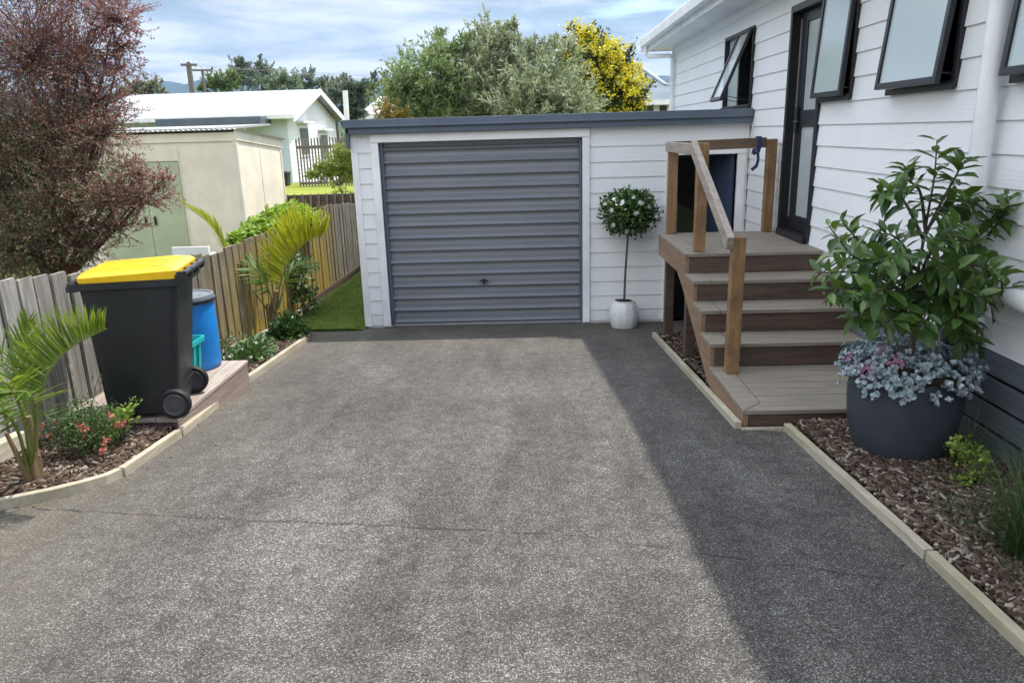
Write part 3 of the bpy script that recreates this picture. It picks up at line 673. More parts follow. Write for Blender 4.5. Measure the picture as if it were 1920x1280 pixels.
for y in (9.2, 10, 11, 12, 13.5): L.append([(fx(y)+.004, y, gz(y)-.02), (fx(y)+.026, y, gz(y)-.02), (fx(y)+.026, y, gz(y)+.10), (fx(y)+.004, y, gz(y)+.10)])
mb.loft(L); mb.build('dark_kickboard', m_riser, fence)
mb = MB(); mb.beam((fx(3.0)+.10, 3.0, gz(3)+.10), (fx(4.05)+.05, 4.08, gz(4.08)+.09), .07, .15)
tag(mb.build('sleeper', m_sleep, None, (-3.05, 3.6, gz(3.6)), bevel=.008), 'pale timber sleeper lying at the fence foot behind the front palm', 'sleeper')
# ------------------------------------------------------------------ bin platform
PZ = .47
plat = thing('bin_platform', (-2.7, 5.07, gz(5)), 'low greyed timber platform under the bins', 'platform')
mb = MB()
for i in range(6):
    x1 = -2.292-i*.145; mb.box(x1-.139, x1, 4.44+random.uniform(0, .004), 5.71, PZ-.03, PZ-random.uniform(0, .002))
mb.build('decking', m_plat, plat, bevel=.003)
mb = MB(); mb.box(-2.312, -2.297, 4.462, 5.70, .22, PZ-.032); mb.build('side_fascia', wood('mauve_brown_fascia', (.17,.125,.105), (.30,.235,.21), 'y', .75), plat)
mb = MB(); mb.box(-3.08, -2.313, 4.462, 4.49, PZ-.115, PZ-.032); mb.build('end_fascia', m_platd, plat); mb = MB(); mb.box(-3.08, -2.313, 5.67, 5.70, .22, PZ-.032); mb.build('end_fascia', m_platd, plat)
mb = MB(); mb.box(-3.02, -2.30, 4.452, 4.47, PZ-.15, PZ-.128); mb.build('trim_batten', m_plat, plat)
# ------------------------------------------------------------------ wheelie bin
bn = thing('wheelie_bin', (-2.5, 4.70, PZ), 'large black wheelie bin with a yellow lid', 'wheelie bin')
mb = MB(); cy = 4.70
secs = [(.035, -2.745, -2.315, .43, .05), (.10, -2.748, -2.305, .44, .06), (.45, -2.758, -2.26, .475, .06), (.80, -2.768, -2.215, .505, .06), (.855, -2.77, -2.21, .51, .055), (.86, -2.785, -2.19, .53, .05), (.905, -2.79, -2.185, .535, .05)]
mb.loft([rrect((a+b)/2, cy, PZ+z, b-a, w, r, 5) for z, a, b, w, r in secs])
mb.build('body', m_binblk, bn, smooth=True)
mb = MB(); mb.loft([rrect(-2.50, cy, PZ+z, w, d, .05, 5) for z, w, d in ((.862, .66, .545), (.905, .66, .545))]); mb.box(-2.85, -2.79, cy-.2, cy+.2, PZ+.845, PZ+.88)
mb.build('rim', m_binblk, bn, smooth=True)
# lid: domed, with raised ribs, hinge side at the right
mb = MB(); R = []
for dx, z0, w in ((0, 0, .53), (0, .028, .535), (.012, .042, .51), (.05, .052, .46)):
    r = rrect(-2.475, cy, 0, .585-2*dx, w, .05, 5)
    R.append([(x, y, PZ+.906+z0+((x+2.83)*.035 if z0 > 0 else 0)) for x, y, _ in r])
mb.loft(R)
for k in (-.17, -.06, .06, .17):
    mb.hexa([(-2.76, cy+k-.028, PZ+.95), (-2.25, cy+k-.028, PZ+.97), (-2.25, cy+k+.028, PZ+.97), (-2.76, cy+k+.028, PZ+.95), (-2.73, cy+k-.02, PZ+.97), (-2.28, cy+k-.02, PZ+.986), (-2.28, cy+k+.02, PZ+.986), (-2.73, cy+k+.02, PZ+.97)])
mb.build('lid', m_yellow, bn, smooth=True)
mb = MB(); mb.tube([(-2.15, cy-.255, PZ+.93), (-2.15, cy+.255, PZ+.93)], .019, 12)
for s in (-.242, -.09, .09, .242): mb.hexa([(-2.19, cy+s-.018, PZ+.86), (-2.135, cy+s-.018, PZ+.90), (-2.135, cy+s+.018, PZ+.90), (-2.19, cy+s+.018, PZ+.86), (-2.19, cy+s-.018, PZ+.945), (-2.135, cy+s-.018, PZ+.948), (-2.135, cy+s+.018, PZ+.948), (-2.19, cy+s+.018, PZ+.945)])
mb.box(-2.20, -2.175, cy-.262, cy+.262, PZ+.85, PZ+.93); mb.build('handle', m_binblk, bn, bevel=.003)
mb = MB(); mb.tube([(-2.315, cy-.275, PZ+.098), (-2.315, cy+.275, PZ+.098)], .012, 8); mb.box(-2.37, -2.29, cy-.2, cy+.2, PZ+.09, PZ+.17); mb.build('axle', m_dark, bn)
for s in (-1, 1):
    c = (-2.315, cy+s*.252, PZ+.0985); h = .05
    mb = MB(); mb.lathe(c, [(.065, -h/2), (.092, -h/2), (.098, -h/2+.01), (.098, h/2-.01), (.092, h/2), (.065, h/2)], 36, 'y'); w = mb.build('wheel', m_rubber, bn, smooth=True)
    mb = MB(); mb.lathe(c, [(.03, -h/2-.012), (.03, -h/2-.004), (.06, -h/2-.002), (.066, -h/2-.006), (.07, -h/2-.002), (.07, h/2+.002), (.066, h/2+.006), (.06, h/2+.002), (.03, h/2+.004), (.03, h/2+.012)], 36, 'y'); mb.build('hub', m_hub, w, smooth=True)
bn.rotation_euler.z = math.radians(11); bn.location = (-2.515, 4.65, PZ)
# ------------------------------------------------------------------ drum and crate
dr_ = thing('plastic_drum', (-2.64, 5.56, PZ), 'blue plastic drum with a grey clamp lid behind the wheelie bin', 'drum'); c = (-2.635, 5.56, PZ)
mb = MB(); mb.lathe(c, [(.165, .0), (.178, .012), (.182, .04), (.185, .30), (.183, .50), (.178, .53), (.17, .545)], 40); mb.build('body', m_blue, dr_, smooth=True)
mb = MB(); mb.lathe(c, [(.182, .535), (.193, .538), (.193, .57), (.186, .582), (.17, .58), (.165, .572), (.10, .572), (.095, .58), (.0, .58)], 40); mb.build('lid', m_greylid, dr_, smooth=True)
mb = MB(); mb.lathe(c, [(.186, .527), (.199, .53), (.199, .55), (.186, .553)], 40, cap=False); mb.box(c[0]-.02, c[0]+.07, c[1]-.225, c[1]-.18, PZ+.515, PZ+.555); mb.build('clamp_band', m_dark, dr_, smooth=True)
cr = thing('recycling_crate', (-2.64, 5.18, PZ), 'small teal recycling crate between the wheelie bin and blue drum', 'crate')
mb = MB(); x0, x1, ya, yb = -2.90, -2.46, 5.05, 5.35; q = .03
rings = [rrect((x0+x1)/2, (ya+yb)/2, PZ+z, x1-x0-2*i, yb-ya-2*i, .035, 3) for z, i in ((.004, .045), (.27, .012), (.275, -.012), (.31, -.014), (.31, .0), (.275, .012), (.03, .055))]
mb.loft(rings, True, True); mb.build('tub', m_teal, cr)
mb = MB()
for yy in (5.09, 5.18, 5.27): mb.beam((x1-.035, yy, PZ+.02), (x1-.004, yy, PZ+.27), .03, .014, (1, 0, 0))
mb.build('rib', m_teal, cr)
# ------------------------------------------------------------------ palms
m_palm = foliage('palm_green', [(.035,.09,.013), (.08,.165,.022), (.17,.26,.04)], .42, .38, 2.5, (.30,.36,.02))
m_palmy = foliage('palm_yellow_green', [(.17,.25,.015), (.30,.36,.02), (.44,.44,.03)], .5, .4, 2.5, (.45,.42,.01))
def catmull(P, n):
    P = [np.array(p, float) for p in P]; P = [2*P[0]-P[1]]+P+[2*P[-1]-P[-2]]; out = []
    segs = len(P)-3
    for i in range(n):
        t = i/(n-1)*segs; k = min(int(t), segs-1); t -= k; a, b, c, d = P[k:k+4]
        out.append(.5*((2*b)+(c-a)*t+(2*a-5*b+4*c-d)*t*t+(3*b-a-3*c+d)*t**3))
    return np.array(out)
def frond(parent, pts, n, L, wd, up, lift, fwd, t0, mat, side=1., pm=None, r0=.011, both=True, jit=.08):
    C = catmull(pts, 60); mb = MB(); mb.tube([tuple(p) for p in C], list(np.linspace(r0, .0022, 60)), 6)
    st = mb.build('frond', pm or m_petiole, parent, smooth=True)
    T = nrm(np.gradient(C, axis=0)); P = []; D = []; N = []; LL = []; up = np.array(up, float)
    for s in ((1, -1) if both else (1,)):
        for k in range(n):
            t = t0+(1-t0)*(k+.5*(s < 0)*.6)/n; i = min(59, int(t*59)); f = T[i]
            sd = nrm(np.cross(f, up)); u = np.cross(sd, f)
            q = (t-t0)/(1-t0)
            d = s*side*sd*(1-.35*q)+u*lift+f*(fwd+.9*q*q)+RNG.normal(0, jit, 3)
            P.append(C[i]); D.append(d); N.append(u*.8+s*sd*-.5+RNG.normal(0, .15, 3)); LL.append(L*(math.sin(math.pi*(.16+.72*q))**.8)*RNG.uniform(.88, 1.08))
    return scatter('leaflets', STRAP, np.array(P), nrm(np.array(D)), np.array(N), np.array(LL), wd, mat, st)
def pY(l): return [tuple(at(x, y, Y)) for x, y, Y in l]
b = (-2.66, 3.60, .47)
palm = thing('palm', b, 'young green palm in the front left bed with arching fronds', 'palm')
mb = MB(); mb.tube([(b[0], b[1], .42), (b[0]+.005, b[1], .56), (b[0]+.01, b[1], .66), (b[0]+.02, b[1], .82)], [.030, .027, .022, .015], 12)
for a in range(5): mb.tube([(b[0]+.02*math.cos(a*1.3), b[1]+.02*math.sin(a*1.3), .45), (b[0]+.03*math.cos(a*1.3), b[1]+.03*math.sin(a*1.3), .60)], [.016, .008], 7)
mb.build('trunk', m_palmst, palm, smooth=True)
frond(palm, pY([(66, 870, 3.60), (72, 770, 3.58), (92, 698, 3.55), (135, 650, 3.53), (200, 616, 3.52)]), 40, .25, .013, (0, -.25, 1), 1.7, .6, .36, m_palm, .30)
frond(palm, pY([(64, 870, 3.61), (52, 760, 3.66), (42, 680, 3.7), (52, 598, 3.72)]), 30, .17, .010, (.6, -1, .2), .1, .8, .35, m_palm, .75)
frond(palm, pY([(60, 870, 3.58), (40, 770, 3.45), (5, 715, 3.35), (-70, 720, 3.25)]), 26, .27, .012, (0, -.4, 1), .15, .35, .28, m_palm, .9)
frond(palm, pY([(62, 870, 3.62), (45, 770, 3.75), (10, 690, 3.85), (-40, 640, 3.9)]), 24, .25, .011, (0, -.4, 1), .5, .4, .3, m_palm, .7)
frond(palm, pY([(60, 870, 3.58), (66, 790, 3.42), (55, 738, 3.3), (15, 735, 3.22)]), 22, .21, .011, (0, -.3, 1), -.3, .3, .35, m_palm, .8)
frond(palm, pY([(56, 890, 3.58), (30, 800, 3.5), (-10, 770, 3.45), (-60, 800, 3.4)]), 22, .23, .011, (0, -.3, 1), -.2, .3, .35, m_palm, .9)
mb = MB(); mb.tube(pY([(58, 905, 3.57), (36, 860, 3.55), (12, 812, 3.52)]), [.018, .013, .010], 8); mb.build('cut_stalk', m_palmst, palm, smooth=True)
b = tuple(at(515, 628, 7.9)); b = (b[0], b[1], gz(7.9)+.02)
palm = thing('palm', b, 'yellow green palm against the fence near the garage lawn', 'palm')
t1 = at(520, 545, 7.9)
mb = MB(); mb.tube([(b[0], b[1], b[2]-.05), (b[0]+.01, b[1], b[2]+.15), (b[0]+.02, b[1], b[2]+.35), tuple(t1)], [.062, .05, .04, .022], 12)
for a in range(6): mb.tube([(b[0]+.03*math.cos(a*1.05), b[1]+.03*math.sin(a*1.05), b[2]), (b[0]+.05*math.cos(a*1.05), b[1]+.05*math.sin(a*1.05), b[2]+.28+.03*a)], [.035, .012], 7)
mb.build('trunk', m_palmst, palm, smooth=True)
frond(palm, pY([(520, 580, 7.9), (527, 528, 7.88), (548, 482, 7.85), (578, 452, 7.82), (611, 436, 7.8)]), 60, .48, .017, (-.5, -.2, 1), 1.15, .4, .22, m_palmy, .25, jit=.05)
frond(palm, pY([(514, 600, 7.9), (478, 548, 7.88), (430, 480, 7.86), (398, 425, 7.84), (345, 382, 7.84)]), 40, .24, .018, (.5, -.3, 1), .12, .9, .38, m_palmy, .35, jit=.06)
frond(palm, pY([(520, 570, 7.95), (520, 510, 8.0), (530, 455, 8.05), (552, 405, 8.1)]), 36, .34, .016, (-1, -.3, .4), .3, .55, .3, m_palmy, .6)
frond(palm, pY([(516, 585, 7.85), (500, 535, 7.75), (475, 500, 7.7), (440, 485, 7.65)]), 26, .30, .018, (.2, -.3, 1), -.15, .35, .25, m_palm, .8)
frond(palm, pY([(522, 580, 7.9), (535, 530, 7.95), (555, 500, 8.0), (580, 500, 8.0)]), 22, .26, .018, (0, -.3, 1), -.25, .35, .3, m_palm, .7)
# ------------------------------------------------------------------ generic small plants
def bush_pts(c, r, n, shell=.55):
    d = rdir(n); rr = shell+(1-shell)*RNG.random(n); P = np.array(c)+d*np.array(r)*rr[:, None]; return P, d
def twigs(mb, base, tips, r=.004, k=5):
    for t in tips:
        m = [(base[i]*.5+t[i]*.5)+random.uniform(-.03, .03)*(i < 2) for i in range(3)]
        mb.tube([base, m, t], [r, r*.7, r*.3], k)
m_shrub = foliage('shrub_green', [(.03,.075,.015), (.065,.13,.03), (.12,.19,.05)], .3, .5, 4)
m_lime = foliage('lime_leaves', [(.12,.21,.025), (.22,.33,.05), (.34,.44,.10)], .35, .45, 4)
m_redfl = foliage('red_flowers', [(.38,.05,.05), (.52,.16,.11), (.55,.28,.24)], .3, .5, 4)
m_whitefl = foliage('white_flowers', [(.7,.7,.62), (.82,.82,.78)], .3, .5, 4)
c = (-2.60, 3.97, .47)
sh = thing('flowering_shrub', c, 'small shrub with red and orange flowers beside the front palm', 'shrub')
mb = MB(); tips = [tuple(np.array(c)+np.array([RNG.uniform(-.2, .2), RNG.uniform(-.16, .16), RNG.uniform(.1, .28)])) for _ in range(40)]; tips.append((c[0]+.09, c[1]+.06, c[2]+.40)); tips.append((c[0]-.02, c[1]+.06, c[2]+.30)); twigs(mb, c, tips, .004); mb.build('stems', m_bark, sh)
P, d = bush_pts((c[0], c[1], c[2]+.13), (.225, .20, .17), 2600, .3); P = np.concatenate([P, np.array(tips).repeat(16, 0)+RNG.normal(0, .025, (len(tips)*16, 3))]); P[:, 2] = np.maximum(P[:, 2], c[2]+.01)
scatter('leaves', LEAF4, P, rdir(len(P))+np.array([0, 0, .4]), rdir(len(P)), RNG.uniform(.014, .028, len(P)), .008, m_shrub, sh)
cl = np.array(c)+np.stack([RNG.uniform(-.22, .24, 17), RNG.uniform(-.2, .02, 17), RNG.uniform(.05, .22, 17)], -1); P = cl.repeat(14, 0)+RNG.normal(0, .010, (17*14, 3))
for q in np.split(P, 17): scatter('flower_cluster', FLOWER, q, rdir(14), np.array([0, -.6, .7])+RNG.normal(0, .4, q.shape), RNG.uniform(.014, .024, 14), .02, m_redfl, sh)
c = tuple(np.array(at(222, 808, 4.18)))
sh = thing('leafy_shrub', c, 'small lime green leafy shrub in front of the bin platform', 'shrub')
mb = MB(); tips = [tuple(at(x, y, 4.15+random.uniform(-.08, .08))) for x, y in ((198, 800), (205, 785), (215, 790), (222, 778), (232, 772), (248, 763), (240, 780), (226, 800), (206, 815), (218, 812), (236, 798))]; twigs(mb, (c[0], c[1], gz(4.2)+.03), tips, .005); mb.build('stems', m_bark, sh)
P = np.array(tips).repeat(26, 0)+RNG.normal(0, .022, (len(tips)*26, 3)); scatter('leaves', LEAF6, P, rdir(len(P))+np.array([0, -.2, .6]), rdir(len(P)), RNG.uniform(.022, .04, len(P)), .022, m_lime, sh)
def groundcover(label, c, r, n, leaf, mat, nf, cat='plant', flow=.035):
    o = thing('ground_cover', c, label, cat)
    P, d = bush_pts((c[0], c[1], c[2]), r, n, .35); k = P[:, 2] > c[2]-.01; P = P[k]; d = d[k]
    mb = MB(); twigs(mb, (c[0], c[1], c[2]-.02), [tuple(p) for p in P[:30]], .004); mb.build('stems', m_bark, o)
    scatter('leaves', LEAF6, P, d+rdir(len(P))*.8+np.array([0, 0, .3]), np.array([0, 0, 1])+rdir(len(P))*.7, RNG.uniform(.7, 1.15, len(P))*leaf, leaf*.55, mat, o)
    if nf:
        P, d = bush_pts(c, tuple(x*1.02 for x in r), nf*2, .9); P = P[P[:, 2] > c[2]+.03][:nf]; P = P.repeat(3, 0)+RNG.normal(0, .008, (len(P)*3, 3))
        for q in np.split(P, len(P)//3): scatter('flower', FLOWER, q, rdir(3), np.array([.2, -.7, .7])+rdir(3)*.3, flow, flow, m_whitefl, o)
    return o
m_dkleaf = foliage('dark_glossy_leaves', [(.018,.05,.012), (.04,.095,.02), (.10,.17,.04)], .25, .25, 5)
groundcover('low green ground cover with white flowers next to the bin platform', (-2.62, 6.55, gz(6.55)+.05), (.20, .55, .17), 1500, .055, m_shrub, 9)
groundcover('trailing grey green weeds along the fence foot behind the blue drum', (-2.90, 6.5, gz(6.5)+.05), (.14, .75, .20), 1100, .035, foliage('grey_green_weeds', [(.05,.08,.03), (.10,.13,.05), (.17,.2,.09)], .3, .6, 4), 0)
groundcover('bushy dark green plant at the lawn end of the bed beside the palm', (-2.62, 7.72, gz(7.72)+.06), (.20, .24, .24), 900, .07, m_dkleaf, 2)
# climber over the fence
m_vine = foliage('bright_vine_leaves', [(.10,.19,.02), (.19,.31,.035), (.30,.42,.07)], .4, .45, 2, (.4,.5,.03))
cl = thing('climbing_vine', (-3.2, 8.8, .9), 'bright green vine spilling over the fence behind the yellow palm', 'vine')
blobs = [((445, 447), .10, 200), ((470, 438), .13, 320), ((495, 422), .16, 500), ((520, 410), .18, 650), ((548, 402), .20, 750), ((572, 412), .17, 550), ((555, 432), .16, 350), ((500, 448), .14, 300), ((470, 455), .09, 150), ((585, 430), .10, 150)]
P = np.concatenate([np.array(at(x, y, fyy))+rdir(n)*r*RNG.random((n, 1))**.5*np.array([1.0, 1.6, .8]) for ((x, y), r, n), fyy in zip(blobs, (8.4, 8.6, 8.8, 9.1, 9.4, 9.7, 9.5, 8.8, 8.5, 9.8))])
scatter('leaves', LEAF6, P, rdir(len(P))+np.array([.5, -.4, -.1]), np.array([.3, -.4, .8])+rdir(len(P))*.6, RNG.uniform(.05, .105, len(P)), .055, m_vine, cl)
mb = MB(); 
for k in range(26): p = P[RNG.integers(len(P))]; q = P[RNG.integers(len(P))]; mb.tube([(fx(9)-.05, p[1], .9), tuple(p), tuple(p*.6+q*.4)], [.008, .006, .003], 5)
mb.build('stems', m_bark, cl)
v2 = thing('creeper', tuple(at(562, 525, 9.0)), 'small dark creeper clinging to the lower fence right of the palm', 'vine')
P = np.concatenate([np.array(at(x, y, 9.1))+RNG.normal(0, .07, (60, 3)) for x, y in ((548, 500), (560, 515), (570, 540), (556, 545), (545, 530), (565, 490), (575, 555), (585, 575))])
scatter('leaves', LEAF6, P, rdir(len(P))+np.array([.4, -.4, -.3]), np.array([.5, -.4, .6])+rdir(len(P))*.5, RNG.uniform(.04, .08, len(P)), .04, m_shrub, v2)
mb = MB(); mb.tube([tuple(at(575, 585, 9.2)), tuple(at(560, 540, 9.1)), tuple(at(552, 490, 9.05))], [.007, .005, .003], 6); mb.build('stems', m_bark, v2)
# ------------------------------------------------------------------ topiary in a white pot
tp = thing('potted_topiary', (1.052, 8.2, gz(8.2)), 'round standard topiary with white blooms in a small white pot', 'potted tree')
c = (1.052, 8.2, gz(8.2)); mb = MB(); rings = []
for i in range(25):
    h = i/24*.315; q = h/.315; r = .100+.066*math.sin(math.pi*min(1, q*.80+.16))**.9 if q < .97 else .120
    ring = []
    for k in range(72):
        t = 2*math.pi*k/72; rr = r+(.004*math.cos(12*t+(i % 4 > 1)*math.pi)*math.cos(i*math.pi/2) if .08 < q < .9 else 0); ring.append((c[0]+rr*math.cos(t), c[1]+rr*math.sin(t), c[2]+h))
    rings.append(ring)
rings.append([(c[0]+.102*math.cos(2*math.pi*k/72), c[1]+.102*math.sin(2*math.pi*k/72), c[2]+.312) for k in range(72)]); rings.append([(c[0]+.10*math.cos(2*math.pi*k/72), c[1]+.10*math.sin(2*math.pi*k/72), c[2]+.27) for k in range(72)])
mb.loft(rings, False, True); mb.build('pot', m_potwhite, tp, smooth=True)
mb = MB(); mb.lathe(c, [(.103, .300), (.0, .306)], 24, cap=False); mb.build('soil', m_mulch, tp)
mb = MB(); mb.tube([(c[0], c[1], c[2]+.25), (c[0]+.008, c[1], c[2]+.6), (c[0]+.03, c[1], c[2]+1.0), (c[0]+.035, c[1], c[2]+1.25)], [.013, .012, .011, .008], 8)
for k in range(24): mb.tube([(c[0]+.033, c[1], c[2]+1.05), tuple(np.array([c[0]+.035, c[1], c[2]+1.27])+rdir(1)[0]*np.array([.25, .22, .2]))], [.006, .003], 5)
mb.build('trunk', m_bark, tp, smooth=True)
cc = np.array((c[0]+.037, c[1], c[2]+1.28)); n = 4300
d = rdir(n); bumps = 1+.13*np.sin(5*d[:, 0]+2)*np.cos(4*d[:, 2]+1)+RNG.normal(0, .09, n); P = cc+d*np.array([.30, .28, .235])*(bumps*(RNG.random(n)**.35))[:, None]
scatter('crown', LEAF6, P, d+rdir(n)*.9+np.array([0, 0, .25]), d+rdir(n)*.6+np.array([0, 0, .4]), RNG.uniform(.03, .055, n), .024, m_dkleaf, tp)
d = nrm(np.array([(-.62, -.7, .2), (-.3, -.8, .5), (.25, -.8, .45), (.55, -.7, .3), (.1, -.95, .1), (-.55, -.7, -.35), (.6, -.6, -.35), (-.15, -.85, -.65), (-.85, -.4, .45), (.7, -.5, -.1), (.05, -.7, .75), (-.5, -.6, .65)])); P = cc+d*np.array([.33, .30, .26])
P = P.repeat(4, 0)+RNG.normal(0, .008, (len(P)*4, 3))
for q, e in zip(np.split(P, 12), d): scatter('flower', FLOWER, q, rdir(4), e+rdir(4)*.3, .058, .058, m_whitefl, tp)
# ------------------------------------------------------------------ charcoal pot with small tree and succulents
PC = (2.02, 3.86, gz(3.86)+.03)
pt_ = thing('potted_tree', PC, 'large charcoal pot with a broad leaved tree above silvery succulents', 'potted tree')
mb = MB(); prof = [(.20, -.03), (.218, -.018), (.252, .08), (.275, .18), (.286, .30), (.284, .39), (.274, .455), (.264, .46), (.254, .445), (.254, .38)]
mb.lathe(PC, prof, 64); mb.build('pot', m_charcoal, pt_, smooth=True)
mb = MB(); mb.lathe(PC, [(.256, .41), (.0, .43)], 32, cap=False); mb.build('soil', m_mulch, pt_)
YT = 3.86
m_mag = foliage('broad_glossy_leaves', [(.022,.06,.016), (.055,.12,.028), (.14,.23,.06)], .28, .28, 3, (.16,.22,.02))
trunk_top = at(1712, 560, YT); base = Vector((PC[0]+.01, PC[1], PC[2]+.38))
BR = [  # polyline pixel branches, depth offsets
 [(1712, 560, 0), (1728, 470, 0), (1740, 400, .0), (1752, 330, .0), (1757, 262, 0)],
 [(1735, 430, 0), (1725, 360, .03), (1700, 335, .05), (1697, 310, .06)],
 [(1735, 440, 0), (1770, 370, -.05), (1795, 325, -.08), (1803, 298, -.1)],
 [(1732, 450, 0), (1700, 385, -.06), (1675, 358, -.1), (1655, 360, -.12)],
 [(1738, 430, 0), (1770, 390, .05), (1800, 375, .1), (1830, 385, .12)],
 [(1715, 540, 0), (1660, 480, .05), (1610, 450, .1), (1578, 415, .12)],
 [(1712, 555, 0), (1650, 500, -.12), (1600, 480, -.2), (1555, 425, -.22)],
 [(1712, 560, 0), (1650, 520, -.05), (1590, 510, -.1), (1530, 512, -.12)],
 [(1710, 565, 0), (1640, 545, -.15), (1590, 540, -.25), (1555, 550, -.3)],
 [(1710, 590, 0), (1660, 570, -.15), (1625, 580, -.25), (1600, 600, -.3)],
 [(1712, 570, 0), (1740, 560, -.2), (1735, 590, -.33), (1720, 620, -.4)],
 [(1712, 560, 0), (1760, 540, -.2), (1790, 570, -.32), (1800, 610, -.38)],
 [(1714, 550, 0), (1780, 510, -.1), (1840, 530, -.16), (1890, 545, -.2)],
 [(1714, 545, 0), (1790, 490, .05), (1850, 480, .1), (1895, 500, .12)],
 [(1716, 535, 0), (1780, 470, .0), (1840, 440, .05), (1880, 375, .08)],
 [(1850, 445, .05), (1870, 420, .0), (1885, 400, -.03), (1888, 365, -.05)],
 [(1716, 535, 0), (1750, 470, -.15), (1800, 450, -.22), (1840, 460, -.28)],
 [(1714, 545, 0), (1700, 500, -.2), (1680, 480, -.3), (1650, 490, -.35)],
 [(1714, 545, 0), (1730, 510, -.25), (1760, 500, -.35), (1790, 510, -.42)],
 [(1712, 570, 0), (1790, 580, .05), (1830, 610, .08), (1850, 640, .1)],
 [(1714, 540, 0), (1700, 470, .15), (1670, 440, .22), (1640, 440, .25)],
 [(1714, 550, 0), (1680, 540, -.22), (1650, 545, -.33), (1620, 560, -.4)],
 [(1714, 550, 0), (1790, 530, .05), (1860, 570, .05), (1900, 600, .02)],
 [(1714, 550, 0), (1780, 500, -.2), (1840, 500, -.3), (1885, 520, -.34)],
 [(1714, 545, 0), (1660, 520, .1), (1610, 500, .18), (1560, 480, .22)],
 [(1712, 570, 0), (1700, 580, -.2), (1680, 590, -.3), (1655, 615, -.36)],
 [(1714, 560, 0), (1770, 550, -.25), (1810, 545, -.35), (1850, 560, -.4)],
 [(1714, 560, 0), (1770, 580, -.1), (1800, 620, -.15), (1815, 650, -.18)],
 [(1714, 550, 0), (1740, 480, -.3), (1770, 440, -.4), (1800, 420, -.45)],
]
mb = MB(); mb.tube([base, (base+trunk_top)/2+Vector((.012, 0, 0)), trunk_top], [.019, .016, .013], 10)
P = []; D = []; N = []; LL = []
for bi, br in enumerate(BR):
    C = catmull([tuple(at(x, y, YT+dy)) for x, y, dy in br], 24); mb.tube([tuple(p) for p in C], list(np.linspace(.009, .0028, 24)), 6)
    T = nrm(np.gradient(C, axis=0)); nl = 28 if bi else 26; ph = random.uniform(0, 6)
    for k in range(nl):
        t = (.24 if bi else .32)+(.76 if bi else .68)*(k/(nl-1))**.9; i = min(23, int(t*23)); f = T[i]
        ph += 2.4; a = nrm(np.cross(f, [.3, .5, .8])); b_ = np.cross(f, a)
        o = a*math.cos(ph)+b_*math.sin(ph)
        d = o*.95+f*(.22+.30*t)+np.array([0, 0, -.28*(1-t)-.12])+RNG.normal(0, .16, 3)
        P.append(C[i]+RNG.normal(0, .005, 3)); D.append(d); N.append(f*.45+np.array([0, 0, 1.1])+RNG.normal(0, .25, 3)); LL.append(RNG.uniform(.085, .15)*(.72 if t > .93 else 1))
mb.build('trunk', m_bark, pt_, smooth=True)
scatter('leaves', LEAF6, np.array(P), nrm(np.array(D)), np.array(N), np.array(LL), np.array(LL)*.43, m_mag, pt_)
m_succ = foliage('silver_succulent', [(.13,.19,.21), (.24,.32,.35), (.42,.50,.52), (.30,.26,.34)], .1, .5, 5)
n = 640; t = RNG.uniform(0, 6.283, n); rr = .10+.235*RNG.random(n)**.6; 
R_ = np.stack([PC[0]+rr*np.cos(t), PC[1]+rr*np.sin(t), PC[2]+.435+.17*np.sqrt(np.maximum(0, 1-(rr/.36)**2))*RNG.uniform(.55, 1.15, n)], -1)
k = RNG.random(n) < .36; R_[k, 2] -= RNG.uniform(.02, .13, k.sum()); R_[k, :2] = np.array(PC[:2])+np.stack([np.cos(t[k]), np.sin(t[k])], -1)*RNG.uniform(.29, .345, k.sum())[:, None]
R_[:, 0] = np.minimum(R_[:, 0], 2.40)
ax = nrm(np.stack([np.cos(t)*rr*2.2, np.sin(t)*rr*2.2, np.full(n, .55)], -1)+RNG.normal(0, .25, (n, 3)))
q = 11; PP = R_.repeat(q, 0); A = ax.repeat(q, 0); dd = rdir(n*q); dd = nrm(dd-(dd*A).sum(1, keepdims=True)*A)
scatter('succulents', ROUND, PP, dd+A*RNG.uniform(.15, 1.1, (n*q, 1)), A, RNG.uniform(.013, .027, n*q), .018, m_succ, pt_)
mb = MB(); twigs(mb, (PC[0], PC[1], PC[2]+.38), [tuple(p) for p in R_[::5]], .004); mb.build('succulent_stems', m_bark, pt_)
m_pink = foliage('pink_flowers', [(.40,.12,.25), (.55,.25,.38)], .2, .5, 4)
pk = np.array([at(x, y, YT-.24) for x, y in ((1680, 672), (1690, 678), (1630, 690), (1590, 672), (1655, 655), (1672, 680), (1618, 695))]).repeat(16, 0)
for P in np.split(pk, 7): P = P+RNG.normal(0, .012, P.shape); scatter('succulent_flower', FLOWER, P, rdir(16), np.array([-.2, -.7, .6])+rdir(16)*.5, .016, .016, m_pink, pt_)
# dark waste pipe against the wall behind the pot
mb = MB(); mb.tube([(2.385, 4.13, gz(4.1)-.05), (2.385, 4.13, 1.22)], .052, 16); mb.lathe((2.385, 4.13, 1.17), [(.06, 0), (.06, .06)], 16); mb.build('waste_pipe', m_dark, house, smooth=True)
